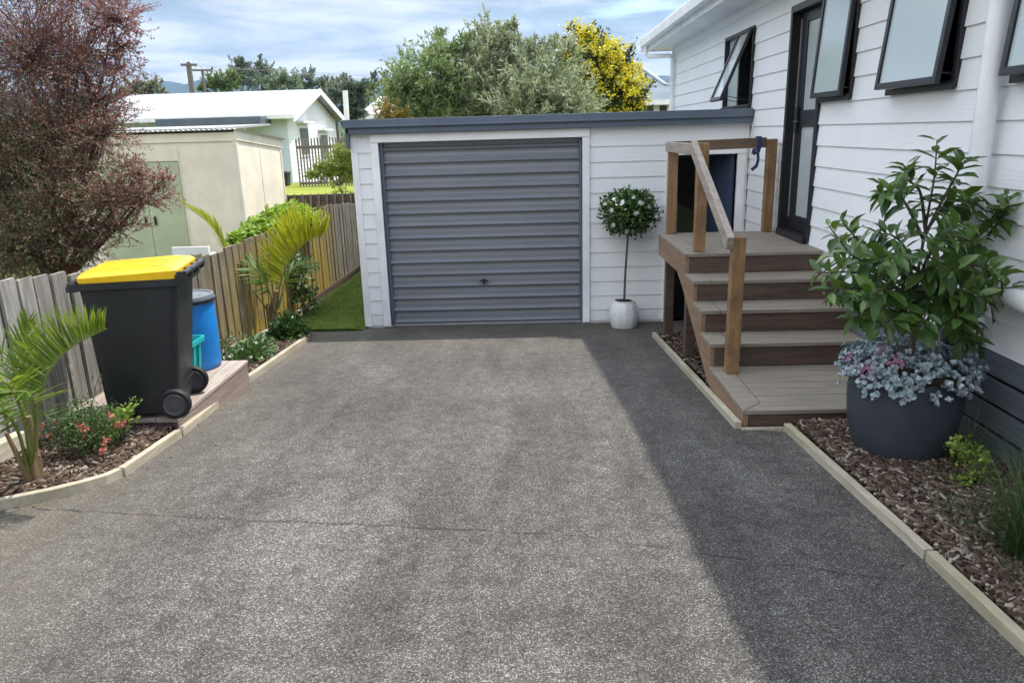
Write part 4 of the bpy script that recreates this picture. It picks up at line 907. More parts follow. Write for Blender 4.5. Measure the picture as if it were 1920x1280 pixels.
# ------------------------------------------------------------------ right bed plants
m_tuft = foliage('dark_tuft_grass', [(.02,.045,.012), (.045,.085,.02), (.10,.14,.04)], .25, .5, 3)
def tuft(label, x, y, n, L, spread, grp='grass tufts in the bark bed'):
    o = thing('grass_tuft', (x, y, gz(y)), label, 'grass', grp)
    P = np.stack([x+RNG.normal(0, .035, n), y+RNG.normal(0, .035, n), np.full(n, gz(y)+.02)], -1)
    D = nrm(np.stack([RNG.normal(0, spread, n), RNG.normal(0, spread, n), np.ones(n)], -1)); l = RNG.uniform(.45, 1, n)*L
    T = (np.array([(0,.5,0),(0,-.5,0),(.35,.45,.03),(.35,-.45,.03),(.7,.32,-.03),(.7,-.32,-.03),(.92,.15,-.14),(.92,-.15,-.14),(1.02,0,-.22)]), [(0,1,3,2),(2,3,5,4),(4,5,7,6),(6,7,8)])
    N = nrm(np.array([0, 0, 1.0])-D*D[:, 2:3]*.999+1e-4); scatter('blades', T, P, D, -N if False else N, l, .0042, m_tuft, o); return o
tuft('tall dark grass tuft nearest the camera in the bark bed', 1.93, 2.62, 520, .52, .42)
tuft('thin dark grass tuft leaning on the slats right of the green herb', 2.30, 3.05, 200, .62, .38)
tuft('sparse grass tuft between the charcoal pot and the green herb', 2.22, 3.62, 110, .42, .5)
c = (2.16, 3.36, gz(3.36)+.05)
o = thing('leafy_herb', c, 'bright green bushy herb in front of the dark slats by the pot', 'plant')
tips = [tuple(at(x, y, 3.36+random.uniform(-.06, .06))) for x, y in ((1793, 832), (1810, 835), (1825, 850), (1835, 865), (1845, 858), (1815, 862), (1800, 848), (1838, 880), (1812, 895), (1800, 900), (1828, 890), (1790, 843))]
mb = MB(); twigs(mb, c, tips, .004); mb.build('stems', m_bark, o)
P = np.array(tips).repeat(26, 0)+RNG.normal(0, .020, (len(tips)*26, 3)); scatter('leaves', LEAF6, P, rdir(len(P))+np.array([0, -.2, .5]), np.array([0, 0, 1])+rdir(len(P))*.6, RNG.uniform(.018, .034, len(P)), .017, m_lime, o)
n = 500; P = np.stack([RNG.uniform(1.75, 2.3, n), RNG.uniform(2.4, 3.1, n), np.zeros(n)], -1); P[:, 2] = np.interp(P[:, 1], KY, KZ)+.03+.08*RNG.random(n)
o = scatter('weeds', LEAF4, P, rdir(n)+np.array([0, 0, .7]), rdir(n), RNG.uniform(.02, .045, n), .009, m_tuft); tag(o, kind='stuff')
# ------------------------------------------------------------------ shed behind the fence
m_cream = plain('cream_steel_cladding', (.72,.65,.53), .5, .3)
m_creamtrim = plain('cream_trim', (.66,.62,.52), .45, .3)
m_sage = plain('sage_green_door', (.40,.44,.29), .5, .3)
m_shedroof = emboss_roof('pale_corrugated_roof', (.60,.58,.60), (.70,.68,.70), 'X', .076, .5)
SY = 11.5
sr = at(440, 250, SY); sx1 = sr.x; sx0 = sx1-3.3
shed = thing('garden_shed', (sx0+1.6, SY, 0), 'cream metal garden shed with sage green double doors', 'shed')
DX0, DX1 = at(190, 400, SY).x, at(348, 400, SY).x; DZ = at(260, 304, SY).z
mb = MB(); wallbox(mb, 'x', SY, SY+.03, sx0, sx1, -.1, 2.30, [(DX0, DX1, -.1, DZ)])
mb.hexa([(sx1-.03, SY+.03, -.1), (sx1, SY+.03, -.1), (sx1, SY+2.05, -.1), (sx1-.03, SY+2.05, -.1), (sx1-.03, SY+.03, 2.30), (sx1, SY+.03, 2.30), (sx1, SY+2.05, 2.13), (sx1-.03, SY+2.05, 2.13)])
mb.box(sx0, sx0+.03, SY+.03, SY+2.05, -.1, 2.13); mb.box(sx0, sx1, SY+2.05, SY+2.08, -.1, 2.1)
mb.build('wall', m_cream, shed)
mb = MB(); mb.box(sx0-.01, sx1+.02, SY-.02, SY, 2.17, 2.185); mb.box(sx1-.05, sx1+.012, SY-.014, SY+.04, -.1, 2.2); mb.box(sx1, sx1+.012, SY+2.0, SY+2.06, -.1, 2.13); mb.box(sx1, sx1+.008, SY+.96, SY+.985, -.1, 2.2)
mb.box(DX0-.02, DX0-.008, SY-.012, SY, -.1, 2.17); mb.box(DX1+.012, DX1+.024, SY-.012, SY, -.1, 2.17)
mb.hexa([(sx1, SY-.03, 2.185), (sx1+.025, SY-.03, 2.185), (sx1+.025, SY+2.12, 2.02), (sx1, SY+2.12, 2.02), (sx1, SY-.03, 2.33), (sx1+.025, SY-.03, 2.33), (sx1+.025, SY+2.12, 2.16), (sx1, SY+2.12, 2.16)])
mb.build('trim', m_creamtrim, shed)
xm = (DX0+DX1)/2+.1
for a, b in ((DX0+.004, xm-.004), (xm+.004, DX1-.004)):
    mb = MB(); mb.box(a, b, SY-.008, SY+.02, -.05, DZ-.01); d = mb.build('door', m_sage, shed, bevel=.003)
    mb = MB(); hx = b-.08 if a < xm-.3 and b < xm+.05 else a+.06; mb.box(hx, hx+.03, SY-.03, SY-.008, .95, 1.08); mb.build('handle', m_dark, d)
mb = MB(); nx = 180; a = []; b = []
for i in range(nx+1):
    x = sx0-.08+(sx1-sx0+.16)*i/nx; h = .009*math.cos(i*math.pi/2); a.append((x, SY-.08, 2.345+h)); b.append((x, SY+2.15, 2.17+h))
a2 = [(p[0], p[1], p[2]-.006) for p in a]; b2 = [(p[0], p[1], p[2]-.006) for p in b]; mb.v = a+b+a2+b2; k = nx+1
mb.f = [(i, i+1, k+i+1, k+i) for i in range(nx)]+[(2*k+i, 3*k+i, 3*k+i+1, 2*k+i+1) for i in range(nx)]+[(i, 2*k+i, 2*k+i+1, i+1) for i in range(nx)]
mb.build('roof', m_shedroof, shed, fix=False)
# white box seen over the fence
c = at(355, 466, 8.6); o = thing('garden_screen', (c.x, 8.6, 0), 'white slatted panel standing just behind the fence', 'screen'); mb = MB()
for i in range(7): mb.box(c.x-.21, c.x+.22, 8.6, 8.62, .895-i*.13, .995-i*.13)
for u in (-.21, .18): mb.box(c.x+u, c.x+u+.04, 8.62, 8.66, 0, .99); mb.box(c.x+u, c.x+u+.04, 8.66, 8.80, .0, .9)
mb.build('slats', m_white, o, bevel=.003)
# carport with a flat white roof
cp = thing('carport', (-10, 20, 0), 'flat white roofed carport between the shed and the white house', 'carport')
a = at(483, 233, 20); z0 = a.z; mb = MB(); mb.hexa([(-14.5, 17.5, z0-.16), (a.x, 17.5, z0-.16), (a.x, 21, z0-.02), (-14.5, 21, z0-.02), (-14.5, 17.5, z0-.10), (a.x, 17.5, z0-.10), (a.x, 21, z0+.02), (-14.5, 21, z0+.02)]); mb.build('roof', m_roofw, cp)
mb = MB()
for x in (-14.2, -11, -7.6): mb.box(x-.05, x+.05, 20.6, 20.7, 0, z0-.05)
mb.build('post', m_white, cp)
# ------------------------------------------------------------------ white neighbour house
m_wb2 = board_mat('white_boards_far', (.76,.77,.76), 'x')
nh = thing('neighbour_house', (-14.5, 37, 0), 'white neighbouring house with a white metal gable roof', 'house')
HXr, HXl, Y0, Y1 = -10.25, -18.6, 33.0, 41.4
ez = at(552, 216, Y0).z; rz = at(611, 167, 37.2).z; ym = (Y0+Y1)/2
m_pale = varied('white_wall_shade_tint', (.50,.56,.62), (.56,.62,.67), 1, .6, .2)  # white wall with its bluish shade put into the colour
mb = MB(); mb.box(HXl, HXr, Y0, Y0+.15, -.1, ez-.05); mb.box(HXl, HXr, Y1-.15, Y1, -.1, ez-.05); mb.box(HXl, HXl+.15, Y0+.15, Y1-.15, -.1, ez-.05)
mb.build('wall', m_pale, nh)
mb = MB(); boards(mb, 'y', HXr, Y0, Y1, 0, ez-.1, (), 1); mb.box(HXr-.15, HXr, Y0+.15, Y1-.15, -.1, ez-.06)
mb.add([(HXr+.01, Y0, ez-.1), (HXr+.01, Y1, ez-.1), (HXr+.01, ym, rz-.12)], [(0, 1, 2)]); mb.build('gable_wall', m_board_h, nh, fix=False)
mb = MB()
for ya, s in ((Y0, -1), (Y1, 1)):
    mb.hexa([(HXl-.4, ya+s*.45, ez-.06), (HXr+.45, ya+s*.45, ez-.06), (HXr+.45, ym, rz-.06), (HXl-.4, ym, rz-.06), (HXl-.4, ya+s*.45, ez), (HXr+.45, ya+s*.45, ez), (HXr+.45, ym, rz), (HXl-.4, ym, rz)])
mb.build('roof', m_roofw, nh)
mb = MB()
for ya, s in ((Y0, -1), (Y1, 1)):
    mb.hexa([(HXr+.43, ya+s*.47, ez-.28), (HXr+.48, ya+s*.47, ez-.28), (HXr+.48, ym, rz-.24), (HXr+.43, ym, rz-.24), (HXr+.43, ya+s*.47, ez+.01), (HXr+.48, ya+s*.47, ez+.01), (HXr+.48, ym, rz+.02), (HXr+.43, ym, rz+.02)])
mb.box(HXl-.4, HXr+.43, Y0-.52, Y0-.45, ez-.14, ez+.02); mb.build('barge_board', m_white, nh)
a = at(290, 222, Y0-1.3); b = at(488, 222, Y0-1.3); mb = MB(); mb.box(a.x, b.x, Y0-1.3, Y0, b.z-.20, b.z+.08); mb.build('verandah_fascia', m_slate, nh)
for px, py0, py1, w in ((574, 232, 290, 16), (641, 245, 300, 20)):
    yy = Y0+ (2.2 if px < 600 else 5.6)
    for u in (yy,):
        zt = at(px, py0, yy).z-.1; mb = MB(); mb.box(HXr+.0, HXr+.06, u-.75, u+.75, zt-1.35, zt); ww = mb.build('window', m_white, nh)
        mb = MB(); mb.box(HXr+.05, HXr+.075, u-.65, u+.65, zt-1.25, zt-.1); mb.build('pane', plain('dim_window_glass', (.10,.11,.12), .15, .6), ww)
        mb = MB(); mb.box(HXr, HXr+.35, u-.9, u+.9, zt+.12, zt+.2); mb.build('window_hood', m_white, nh)
c = at(648, 230, 34); mb = MB(); mb.tube([(c.x, 34, 0), tuple(at(647, 170, 34))], .11, 10); tag(mb.build('vent_pole', m_white, None, (c.x, 34, 0)), 'slim white pole standing before the gable of the white house', 'pole')
# small dark bin by the house corner
c = at(531, 337, 31.5); mb = MB(); mb.loft([rrect(c.x, 31.5, z, w, w, .05, 3) for z, w in ((0, .42), (.75, .52), (.76, .56), (.84, .56), (.88, .3))]); tag(mb.build('small_bin', m_binblk, None, (c.x, 31.5, 0)), 'small dark bin at the corner of the white neighbouring house', 'bin')
# picket fence
m_picket = wood('brown_grey_pickets', (.10,.085,.075), (.22,.19,.17), 'z', .9)
YP = 31.0; a = at(560, 330, YP); b = at(690, 330, YP); zt = at(610, 258, YP).z
pf = thing('picket_fence', (a.x, YP, 0), 'open dark picket fence in front of the white house gable', 'fence')
mb = MB(); x = a.x
while x < b.x: mb.box(x, x+.058, YP, YP+.025, .1, zt+random.uniform(-.03, .03)); x += .125
mb.build('pickets', m_picket, pf)
mb = MB(); mb.box(a.x, b.x, YP+.026, YP+.07, .35, .45); mb.box(a.x, b.x, YP+.026, YP+.07, zt-.42, zt-.30); mb.build('rail', m_picket, pf)
# low slatted fence in front of the lawn
YS = 15.8; a = at(520, 363, YS); b = at(690, 363, YS); zt = at(600, 363, YS).z
sf = thing('slatted_fence', (a.x, YS, 0), 'low dark slatted fence below the sunny lawn', 'fence')
mb = MB(); mb.box(a.x, b.x, YS+.02, YS+.05, 0, zt-.02); mb.build('backing', m_riser, sf)
mb = MB(); x = a.x
while x < b.x: mb.box(x, x+.03, YS-.03, YS+.02, 0, zt); x += .17
mb.build('battens', m_picket, sf)
# ------------------------------------------------------------------ trees
m_twig = varied('reddish_twigs', (.09,.04,.035), (.20,.10,.08), 6, .8, .2, .3)
def tree(name, label, cat, base, clumps, leaf, asp, mat, trunk_r=.08, up=.35, shell=.35, group=None, mats2=None, T=LEAF4, limbs=None, tw=0):
    """clumps: (centre, radii, leaves); a limb runs to every clump"""
    o = thing(name, base, label, cat, group); mb = MB(); B = Vector(base)
    top = sum((Vector(c) for c, _, _ in clumps), Vector())/len(clumps); fork = B.lerp(top, .45)
    mb.tube([B, B.lerp(fork, .5)+Vector((.02, .02, 0)), fork], [trunk_r, trunk_r*.85, trunk_r*.7], 9)
    PP = []; DD = []
    for c, r, n in clumps:
        C = Vector(c); mid = fork.lerp(C, .55)+Vector((random.uniform(-.1, .1), random.uniform(-.1, .1), random.uniform(0, .1)))*C.z*.1
        mb.tube([fork, mid, C], [trunk_r*.55, trunk_r*.35, trunk_r*.12], 6)
        k = max(4, n//26); d = rdir(k); rr = (shell+(1-shell)*RNG.random(k))*(1+.18*np.sin(4*d[:, 0]+3*d[:, 2]+c[0]*7))
        tp_ = np.array(c)+d*np.array(r)*rr[:, None]
        for q in range(min(14, k)): mb.tube([C, tuple(tp_[q])], [trunk_r*.12, trunk_r*.03], 4)
        m = 26; ax = nrm(d+rdir(k)*.5+np.array([0, 0, up])); s = RNG.random((k, m)); Lt = .32*min(r)
        p = tp_[:, None]+ax[:, None]*(s[..., None]-.4)*Lt*2*(1+.5*tw)+RNG.normal(0, (.05-.022*tw)*min(r), (k, m, 3))
        for q in range(k if tw else 0): e0 = tp_[q]-ax[q]*.4*Lt*3; e1 = tp_[q]+ax[q]*.6*Lt*3; mb.tube([tuple(e0), tuple(e1)], [.0028, .001], 3, False)
        PP.append(p.reshape(-1, 3)); DD.append((ax[:, None]*.8+RNG.normal(0, .6, (k, m, 3))).reshape(-1, 3))
    mb.build('trunk', m_twig if tw else m_bark, o, smooth=True)
    P = np.concatenate(PP); D = np.concatenate(DD); n = len(P)
    if mats2:
        hz, m2, frac = mats2; sel = hz(P)
        for nm, q, mt in (('crown', ~sel, mat), ('crown_tips', sel, m2)):
            if q.sum(): scatter(nm, T, P[q], D[q], rdir(q.sum()), RNG.uniform(.7, 1.3, q.sum())*leaf, leaf*asp, mt, o)
    else: scatter('crown', T, P, D, rdir(n), RNG.uniform(.7, 1.3, n)*leaf, leaf*asp, mat, o)
    return o
def cl(px, py, Y, rx, rz, n, ry=None):
    s = Y/FPX; c = at(px, py, Y); return (tuple(c), (rx*s, (ry or (rx+rz)/2)*s, rz*s), n)
# dark red and green shrub hanging over the fence at the left
m_bg = foliage('bronze_green_leaves', [(.045,.085,.032), (.10,.15,.055), (.20,.235,.11), (.30,.22,.15)], .4, .35, 1.2)
m_bt = foliage('burgundy_leaves', [(.17,.05,.055), (.31,.11,.11), (.33,.20,.16), (.54,.44,.42)], .4, .35, 1.5)  # palest stop puts silvery leaf highlights into the colour
Yb = 6.0
CLB = [cl(30, 330, Yb, 130, 130, 21019), cl(30, 470, Yb-.3, 110, 85, 12816), cl(110, 250, Yb, 110, 95, 13328), cl(60, 110, Yb, 110, 110, 11790), cl(150, 90, Yb+.3, 95, 75, 6408), cl(215, 35, Yb+.3, 62, 48, 3330), cl(120, -40, Yb, 130, 80, 7689),
       cl(175, 180, Yb+.2, 75, 62, 4356), cl(195, 245, Yb, 60, 48, 2562), cl(130, 350, Yb-.2, 90, 80, 7689), cl(205, 372, Yb-.3, 72, 42, 3844), cl(262, 370, Yb-.3, 58, 36, 3330), cl(306, 335, Yb-.3, 32, 20, 766), cl(262, 322, Yb-.3, 28, 22, 972), cl(215, 425, Yb-.2, 62, 26, 2049), cl(150, 450, Yb-.2, 70, 50, 3844), cl(100, 420, Yb-.3, 80, 70, 6663),
       cl(-90, 200, Yb, 140, 260, 17944), cl(220, 128, Yb+.2, 46, 26, 896), cl(232, 85, Yb+.3, 40, 24, 896), cl(235, 312, Yb-.2, 40, 26, 896)]
core = np.array(at(30, 400, Yb))
def redzone(P): return (np.linalg.norm((P-core)*np.array([1, .6, .9]), axis=1)+RNG.normal(0, .42, len(P))) > .95
tree('overhanging_shrub', 'large burgundy and bronze green shrub leaning over the paling fence', 'shrub', (core[0]-.2, Yb, 0), CLB, .021, .44, m_bg, .036, .25, .22, None, (redzone, m_bt, 1), tw=1)
# olives behind the garage, yellow flowered tree
m_olive = foliage('olive_leaves', [(.13,.165,.08), (.22,.26,.13), (.33,.37,.21), (.45,.48,.31)], .3, .5, .6)
m_oliv2 = foliage('olive_leaves_green', [(.11,.17,.06), (.20,.27,.10), (.32,.39,.17)], .3, .5, .6)
m_oliv3 = foliage('olive_leaves_grey', [(.125,.145,.085), (.23,.25,.165), (.38,.40,.29)], .3, .5, .6)
Yo = 17.5; G2 = 'olive trees behind the garage'
tree('olive_tree', 'broad green olive tree at the left end behind the garage roof', 'tree', (at(830, 220, Yo).x, Yo, 0), [cl(800, 150, Yo, 60, 62, 3600), cl(840, 110, Yo, 45, 38, 1500), cl(770, 195, Yo, 68, 50, 3200), cl(845, 185, Yo, 70, 55, 3000), cl(870, 90, Yo, 28, 30, 500), cl(765, 155, Yo, 35, 28, 700), cl(825, 85, Yo, 18, 22, 260), cl(820, 240, Yo, 95, 40, 2500)], .125, .30, m_oliv2, .09, .5, .3, G2)
tree('olive_tree', 'tallest grey green olive tree with a feathery top behind the garage roof', 'tree', (at(935, 220, Yo).x, Yo, 0), [cl(905, 110, Yo, 50, 58, 2500), cl(950, 75, Yo, 24, 40, 800), cl(965, 95, Yo, 20, 42, 520), cl(900, 80, Yo, 26, 24, 500), cl(925, 165, Yo, 80, 60, 4600), cl(880, 195, Yo, 60, 45, 2200), cl(960, 150, Yo, 45, 50, 1600), cl(958, 52, Yo, 11, 16, 150), cl(935, 235, Yo, 90, 40, 2200)], .125, .28, m_olive, .09, .6, .3, G2)
tree('olive_tree', 'soft rounded olive tree between the tallest olive and the yellow tree', 'tree', (at(1020, 220, Yo-.6).x, Yo-.6, 0), [cl(1010, 150, Yo-.6, 60, 60, 3400), cl(1040, 105, Yo-.3, 44, 36, 1300), cl(1030, 190, Yo-1, 85, 50, 4200), cl(985, 195, Yo-1, 65, 48, 2600), cl(1080, 205, Yo-1.2, 42, 32, 1300), cl(1065, 88, Yo-.4, 22, 18, 260), cl(1020, 240, Yo-1, 95, 38, 2200), cl(1000, 95, Yo-.3, 26, 22, 360)], .12, .30, m_olive, .09, .5, .3, G2)
m_kow = foliage('dark_tree_leaves', [(.018,.035,.010), (.04,.065,.015), (.085,.115,.02)], .25, .5, .8)
m_yel = foliage('yellow_blossom', [(.42,.36,.02), (.62,.53,.02), (.75,.68,.07)], .3, .5, .8)
Yk = 19.5
CK = [cl(1100, 80, Yk, 32, 25, 900), cl(1085, 62, Yk, 24, 18, 300), cl(1110, 125, Yk, 60, 50, 3000), cl(1145, 125, Yk, 46, 40, 2000), cl(1170, 165, Yk, 38, 42, 1800), cl(1130, 180, Yk, 70, 50, 3600), cl(1075, 110, Yk, 30, 34, 900), cl(1190, 192, Yk, 26, 26, 800), cl(1140, 225, Yk, 80, 32, 2000)]
kt = tree('flowering_tree', 'dark leaved tree covered in yellow blossom behind the garage roof', 'tree', (at(1130, 220, Yk).x, Yk, 0), CK, .085, .5, m_kow, .13, .3, .25)
P = []
for c, r, n in CK[:-1]:
    k = max(2, n//50); d = rdir(k); d[:, 1] -= .35; d = nrm(d+np.array([0, 0, .25])); q = np.array(c)+d*np.array(r)*RNG.uniform(.85, 1.1, (k, 1)); P.append((q.repeat(24, 0)+RNG.normal(0, .065, (k*24, 3))))
P = np.concatenate(P); scatter('blossom', LEAF4, P, rdir(len(P)), rdir(len(P)), RNG.uniform(.05, .10, len(P)), .05, m_yel, kt)
m_brz = foliage('yellow_bronze_leaves', [(.14,.12,.02), (.28,.24,.05), (.22,.10,.03)], .3, .5, 1)
tree('golden_shrub', 'small yellow bronze shrub at the left foot of the olives', 'shrub', (at(735, 215, 16.5).x, 16.5, 0), [cl(738, 205, 16.5, 24, 20, 700), cl(725, 222, 16.5, 24, 18, 500), cl(750, 225, 16.5, 30, 20, 500)], .07, .4, m_brz, .05)
# yellow-green bush and saplings by the picket fence
m_yg = foliage('yellow_green_bush', [(.12,.16,.02), (.22,.27,.04), (.32,.36,.08)], .4, .5, 1)
tree('garden_bush', 'yellow green bush before the picket fence beside the garage corner', 'bush', (at(640, 335, 27).x, 27, 0), [cl(640, 308, 27, 30, 28, 3800), cl(606, 322, 27, 28, 15, 2200), cl(662, 292, 27, 16, 34, 1600), cl(655, 326, 27, 22, 14, 1200), cl(585, 330, 27, 14, 8, 400)], .10, .35, m_yg, .05, .6)
tree('garden_sapling', 'thin sapling with sparse leaves standing on the sunny lawn', 'tree', (at(636, 366, 18).x, 18, 0), [cl(630, 352, 18, 20, 16, 130), cl(645, 362, 18, 18, 16, 130), cl(620, 375, 18, 16, 14, 90)], .10, .3, m_yg, .02, .6)
# mid distance trees
def mt(cols, ns=.25): return foliage('tree_leaves', [tuple(min(.8, x*1.35) for x in c) for c in cols], .45, .6, ns)
mA = mt([(.08,.115,.06), (.14,.18,.10), (.21,.25,.15)]); mBt = mt([(.05,.085,.022), (.10,.145,.04), (.17,.21,.06)]); mC = mt([(.055,.08,.055), (.095,.125,.085), (.15,.185,.125)]); mD = mt([(.075,.085,.05), (.14,.15,.09), (.22,.22,.14)])
G3 = 'trees beyond the neighbouring roofs'
BT = [('round_tree', 'round grey green tree left of the white roof, above its eave', 75, mD, .45, [(258, 175, 32, 22, 900), (285, 165, 22, 16, 450), (235, 185, 16, 14, 260)]),
 ('round_tree', 'pale green tree just right of the power poles', 95, mBt, .5, [(405, 158, 26, 20, 700), (430, 150, 20, 18, 500), (385, 165, 18, 12, 300)]),
 ('tall_tree', 'tall dark flat topped tree rising above the white roof', 110, mC, .5, [(448, 135, 20, 26, 700), (455, 120, 16, 12, 260), (470, 150, 22, 20, 500)]),
 ('conifer_tree', 'pointed dark conifer beside the flat topped tree', 115, mC, .5, [(487, 118, 8, 14, 160), (490, 135, 16, 16, 420), (505, 138, 18, 20, 500), (495, 158, 24, 18, 500)]),
 ('round_tree', 'mid green tree above the middle of the white roof', 100, mA, .5, [(530, 150, 24, 22, 600), (515, 160, 20, 16, 300), (550, 160, 18, 16, 300)]),
 ('tall_tree', 'dark domed tree above the white gable roof ridge', 105, mC, .5, [(582, 150, 20, 18, 500), (600, 160, 24, 14, 450), (570, 165, 20, 14, 300)]),
 ('bushy_tree', 'dense dark tree right behind the white gable', 44, mC, .28, [(662, 195, 22, 26, 1300), (640, 175, 24, 22, 900), (672, 170, 20, 18, 600), (650, 215, 26, 18, 700)]),
 ('round_tree', 'grey leafed tree between the gable and the lime tree', 70, mD, .4, [(630, 170, 22, 18, 600), (615, 180, 14, 14, 300)]),
 ('round_tree', 'bright lime tree above the brown roof', 62, mBt, .35, [(690, 170, 16, 12, 300), (680, 180, 12, 10, 200)]),
 ('pine_tree', 'thin dark pine left of the olives on the skyline', 120, mC, .5, [(702, 145, 7, 12, 200), (700, 160, 14, 14, 300), (690, 165, 14, 12, 200)]),
 ('pine_tree', 'feathery grey pine close to the olives on the skyline', 118, mA, .5, [(722, 150, 10, 14, 260), (735, 158, 14, 14, 350), (755, 160, 14, 12, 300), (740, 172, 26, 12, 400)]),
 ('round_tree', 'small dark tree on the skyline right of the white gable', 125, mC, .5, [(645, 148, 12, 8, 200), (655, 156, 12, 8, 160)])]
for nm, lb, Y, m, lf, cs in BT:
    x = at(cs[0][0], 200, Y).x; tree(nm, lb, 'tree', (x, Y, -.1), [cl(a, b, Y, c, d, int(e*2.4)) for a, b, c, d, e in cs], lf*.6, .6, m, .25, .4, .25, G3)
# far wooded skyline
n = 16000; X = RNG.uniform(-260, 160, n); Yf = RNG.uniform(190, 235, n); H = 4+1.6*np.sin(X*.05)+1.8*np.sin(X*.17+1)+1.2*np.sin(X*.41)+.018*(Yf-190)*10
P = np.stack([X, Yf, H*RNG.random(n)**.5], -1); o = scatter('far_woods', LEAF4, P, rdir(n)+np.array([0, 0, .5]), rdir(n), RNG.uniform(1, 2.2, n), 1.2, mA); tag(o, kind='stuff')
# ------------------------------------------------------------------ other houses
m_tile = emboss_roof('brown_tile_roof', (.30,.24,.23), (.42,.35,.33), 'X', .3, .7)
bh = thing('brown_roofed_house', tuple(at(705, 230, 52)), 'house with a pinkish brown tiled roof left of the olives', 'house')
a = at(672, 215, 50); b = at(775, 215, 50); r0 = at(690, 182, 54); mb = MB(); mb.hexa([(a.x, 50, a.z-.1), (b.x, 50, a.z-.1), (b.x, 54, r0.z-.1), (a.x+.7, 54, r0.z-.1), (a.x, 50, a.z), (b.x, 50, a.z), (b.x, 54, r0.z), (a.x+.7, 54, r0.z)]); mb.hexa([(a.x+.7, 54, r0.z-.1), (b.x, 54, r0.z-.1), (b.x, 58, a.z-.1), (a.x, 58, a.z-.1), (a.x+.7, 54, r0.z), (b.x, 54, r0.z), (b.x, 58, a.z), (a.x, 58, a.z)]); mb.build('roof', m_tile, bh)
mb = MB(); mb.box(a.x+.4, b.x, 50.4, 57.6, 0, a.z-.12); mb.build('wall', m_pale, bh); mb = MB(); mb.box(a.x, b.x, 49.95, 50.0, a.z-.28, a.z-.02); mb.build('fascia', m_white, bh)
# tiled roof house at the right
m_btile = emboss_roof('grey_blue_tile_roof', (.085,.11,.135), (.14,.17,.20), 'Z', .16, .9)
Yt = 30; th = thing('tiled_house', tuple(at(1215, 215, Yt)), 'white house with a grey blue tiled hip roof right of the yellow tree', 'house')
e0 = at(1100, 193, Yt); e1 = at(1330, 190, Yt); rt = at(1165, 102, Yt+5); h1 = at(1258, 157, Yt+.5)
mb = MB(); z = e0.z; A = (e0.x-2, Yt-.3, z); B_ = (e1.x+3, Yt-.3, z); Cc = (rt.x-1.5, Yt+5, rt.z); 
k1 = (h1.x, h1.y+1.2, h1.z); k2 = (B_[0], h1.y+1.4, h1.z-.05)
mb.add([A, B_, k2, k1, (rt.x, Yt+5, rt.z), Cc], [(0, 1, 2, 3, 4, 5)]); mb.add([(rt.x, Yt+5, rt.z), k1, (k1[0], Yt+9, k1[2]), (rt.x, Yt+6, rt.z)], [(0, 1, 2, 3)]); mb.add([k1, k2, (k2[0], Yt+9, k2[2]), (k1[0], Yt+9, k1[2])], [(0, 1, 2, 3)]); mb.add([A, Cc, (Cc[0], Yt+6, Cc[2]), (A[0], Yt+11, z)], [(0, 1, 2, 3)])
mb.build('roof', m_btile, th)
mb = MB(); mb.tube([(rt.x, Yt+5, rt.z+.03), (k1[0], k1[1], k1[2]+.03)], .07, 6); mb.tube([(k1[0], k1[1], k1[2]+.03), (k2[0], k2[1], k2[2]+.03)], .06, 6); mb.build('ridge_capping', plain('pale_ridge_tiles', (.36,.38,.40), .5), th)
mb = MB(); mb.box(A[0]+.4, B_[0], Yt+.1, Yt+.3, 0, z-.05); mb.box(A[0], B_[0], Yt-.36, Yt-.3, z-.16, z+.02); mb.build('wall', m_white, th)
for x0, x1 in ((1190, 1227), (1234, 1252)):
    p0 = at(x0, 198, Yt+.08); p1 = at(x1, 215, Yt+.08); mb = MB(); mb.box(p0.x, p1.x, Yt+.05, Yt+.12, p0.z-1.1, p0.z); w = mb.build('window', m_white, th); mb = MB(); mb.box(p0.x+.05, p1.x-.05, Yt+.02, Yt+.06, p0.z-1.05, p0.z-.02); mb.build('pane', m_dark, w)
# ------------------------------------------------------------------ power poles and wires
m_pole = wood('grey_power_pole', (.11,.10,.09), (.22,.20,.18), 'z', .9)
def pole(px, top, Y, cx0, cx1, cy, label, r):
    b = at(px, top, Y); o = thing('power_pole', (b.x, Y, 0), label, 'power pole'); mb = MB(); mb.tube([(b.x, Y, -.2), (b.x, Y, b.z)], [r*1.2, r], 10); mb.build('pole', m_pole, o, smooth=True)
    a = at(cx0, cy, Y-.15); c = at(cx1, cy, Y-.15); mb = MB(); mb.beam(a, c, .12, .16); mb.build('crossarm', m_pole, o)
    mb = MB()
    for f in (.05, .35, .65, .95): q = a.lerp(c, f); mb.lathe((q.x, q.y, q.z+.08), [(.03, 0), (.06, .05), (.06, .14), (.02, .2)], 8)
    mb.build('insulator', m_white, o); return a, c
pa = pole(353, 117, 58, 339, 369, 122, 'nearer power pole with a short crossarm above the white roof', .19)
pb = pole(379, 131, 72, 359, 396, 132, 'farther thinner power pole right behind the nearer one', .12)
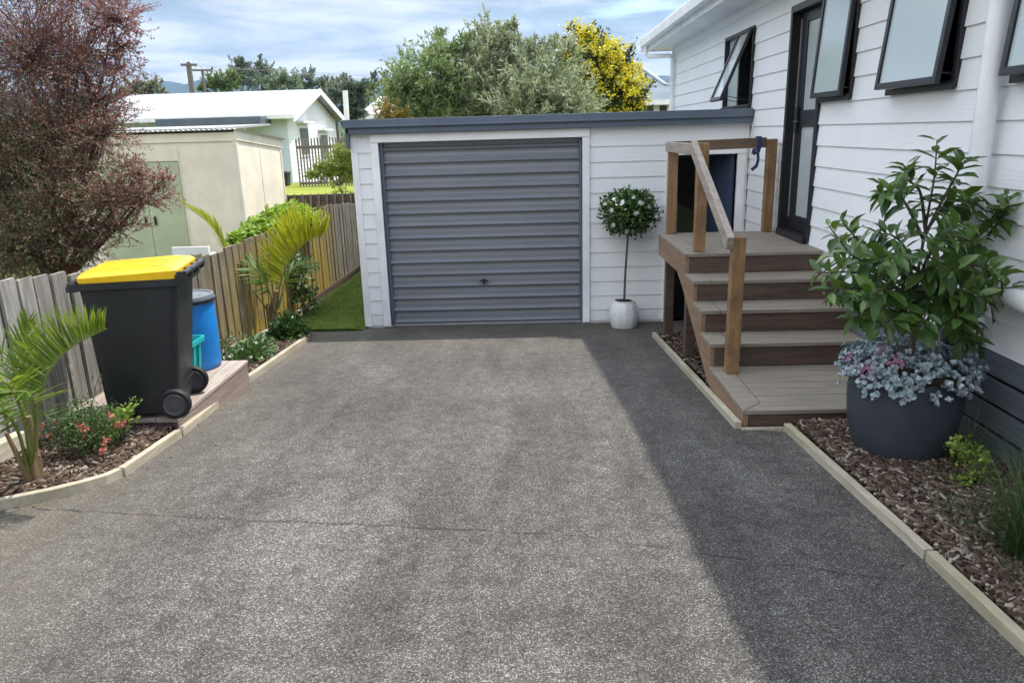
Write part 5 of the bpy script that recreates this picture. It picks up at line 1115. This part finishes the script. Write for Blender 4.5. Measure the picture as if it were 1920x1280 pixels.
for k, (p, py1) in enumerate(((pa[0], 143), (pa[1], 138), (pb[0], 146), (pb[1], 150))):
    q = at(1010, py1-3, 88); mb = MB(); pts = []
    for i in range(25):
        t = i/24; v = p.lerp(q, t); v.z -= 1.1*4*t*(1-t)*.5; pts.append(v)
    mb.tube(pts, .010, 5); tag(mb.build('power_line', m_dark, None, tuple(p)), ['wire from the outer end of the nearer pole crossarm', 'wire from the inner end of the nearer pole crossarm', 'wire from the left end of the farther pole crossarm', 'wire from the right end of the farther pole crossarm'][k], 'wire', 'overhead power wires')
# ------------------------------------------------------------------ hills
m_hill = varied('bush_clad_hills', (.018,.032,.028), (.035,.055,.042), .004, .95, .1, .5, (1,1,1), .02, 20)
def hills(name, Y, x0, x1, f, depth):
    rows = []; X = np.linspace(x0, x1, 160)
    for j in range(9):
        q = j/8; rows.append([(x, Y-depth*(1-q), max(-2, f(x)*(1-(1-q)**2)+RNG.normal(0, 6)*q)) for x in X])
    rows.append([(x, Y+depth*.6, -2) for x in X])
    tag(sheet(name, rows, m_hill), kind='structure')
def hf(x):
    px = 960+FPX*(x/4000-.027); K = [(-600, 185), (150, 176), (185, 176), (215, 186), (245, 178), (280, 152), (310, 160), (332, 167), (352, 158), (380, 146), (420, 150), (480, 158), (600, 158), (690, 152), (760, 158), (900, 165), (1150, 150), (1205, 140), (1232, 136), (1262, 146), (1350, 130), (1700, 150)]
    return at(px, float(np.interp(px, [k[0] for k in K], [k[1] for k in K])), 4000).z
hills('hills', 4000, -5200, 3200, hf, 900)
# ------------------------------------------------------------------ air
mb = MB(); mb.box(-5600, 4200, -80, 5000, -3.1, 640)
hm = bpy.data.materials.new('haze_air'); hm.use_nodes = True; ht = hm.node_tree; ht.nodes.clear()
ho = ht.nodes.new('ShaderNodeOutputMaterial'); hv = ht.nodes.new('ShaderNodeVolumePrincipled')
hv.inputs['Color'].default_value = (.42, .66, 1, 1); hv.inputs['Density'].default_value = .0001; hv.inputs['Anisotropy'].default_value = .3
ht.links.new(hv.outputs[0], ho.inputs['Volume'])
hz = mb.build('haze', hm); tag(hz, kind='stuff')
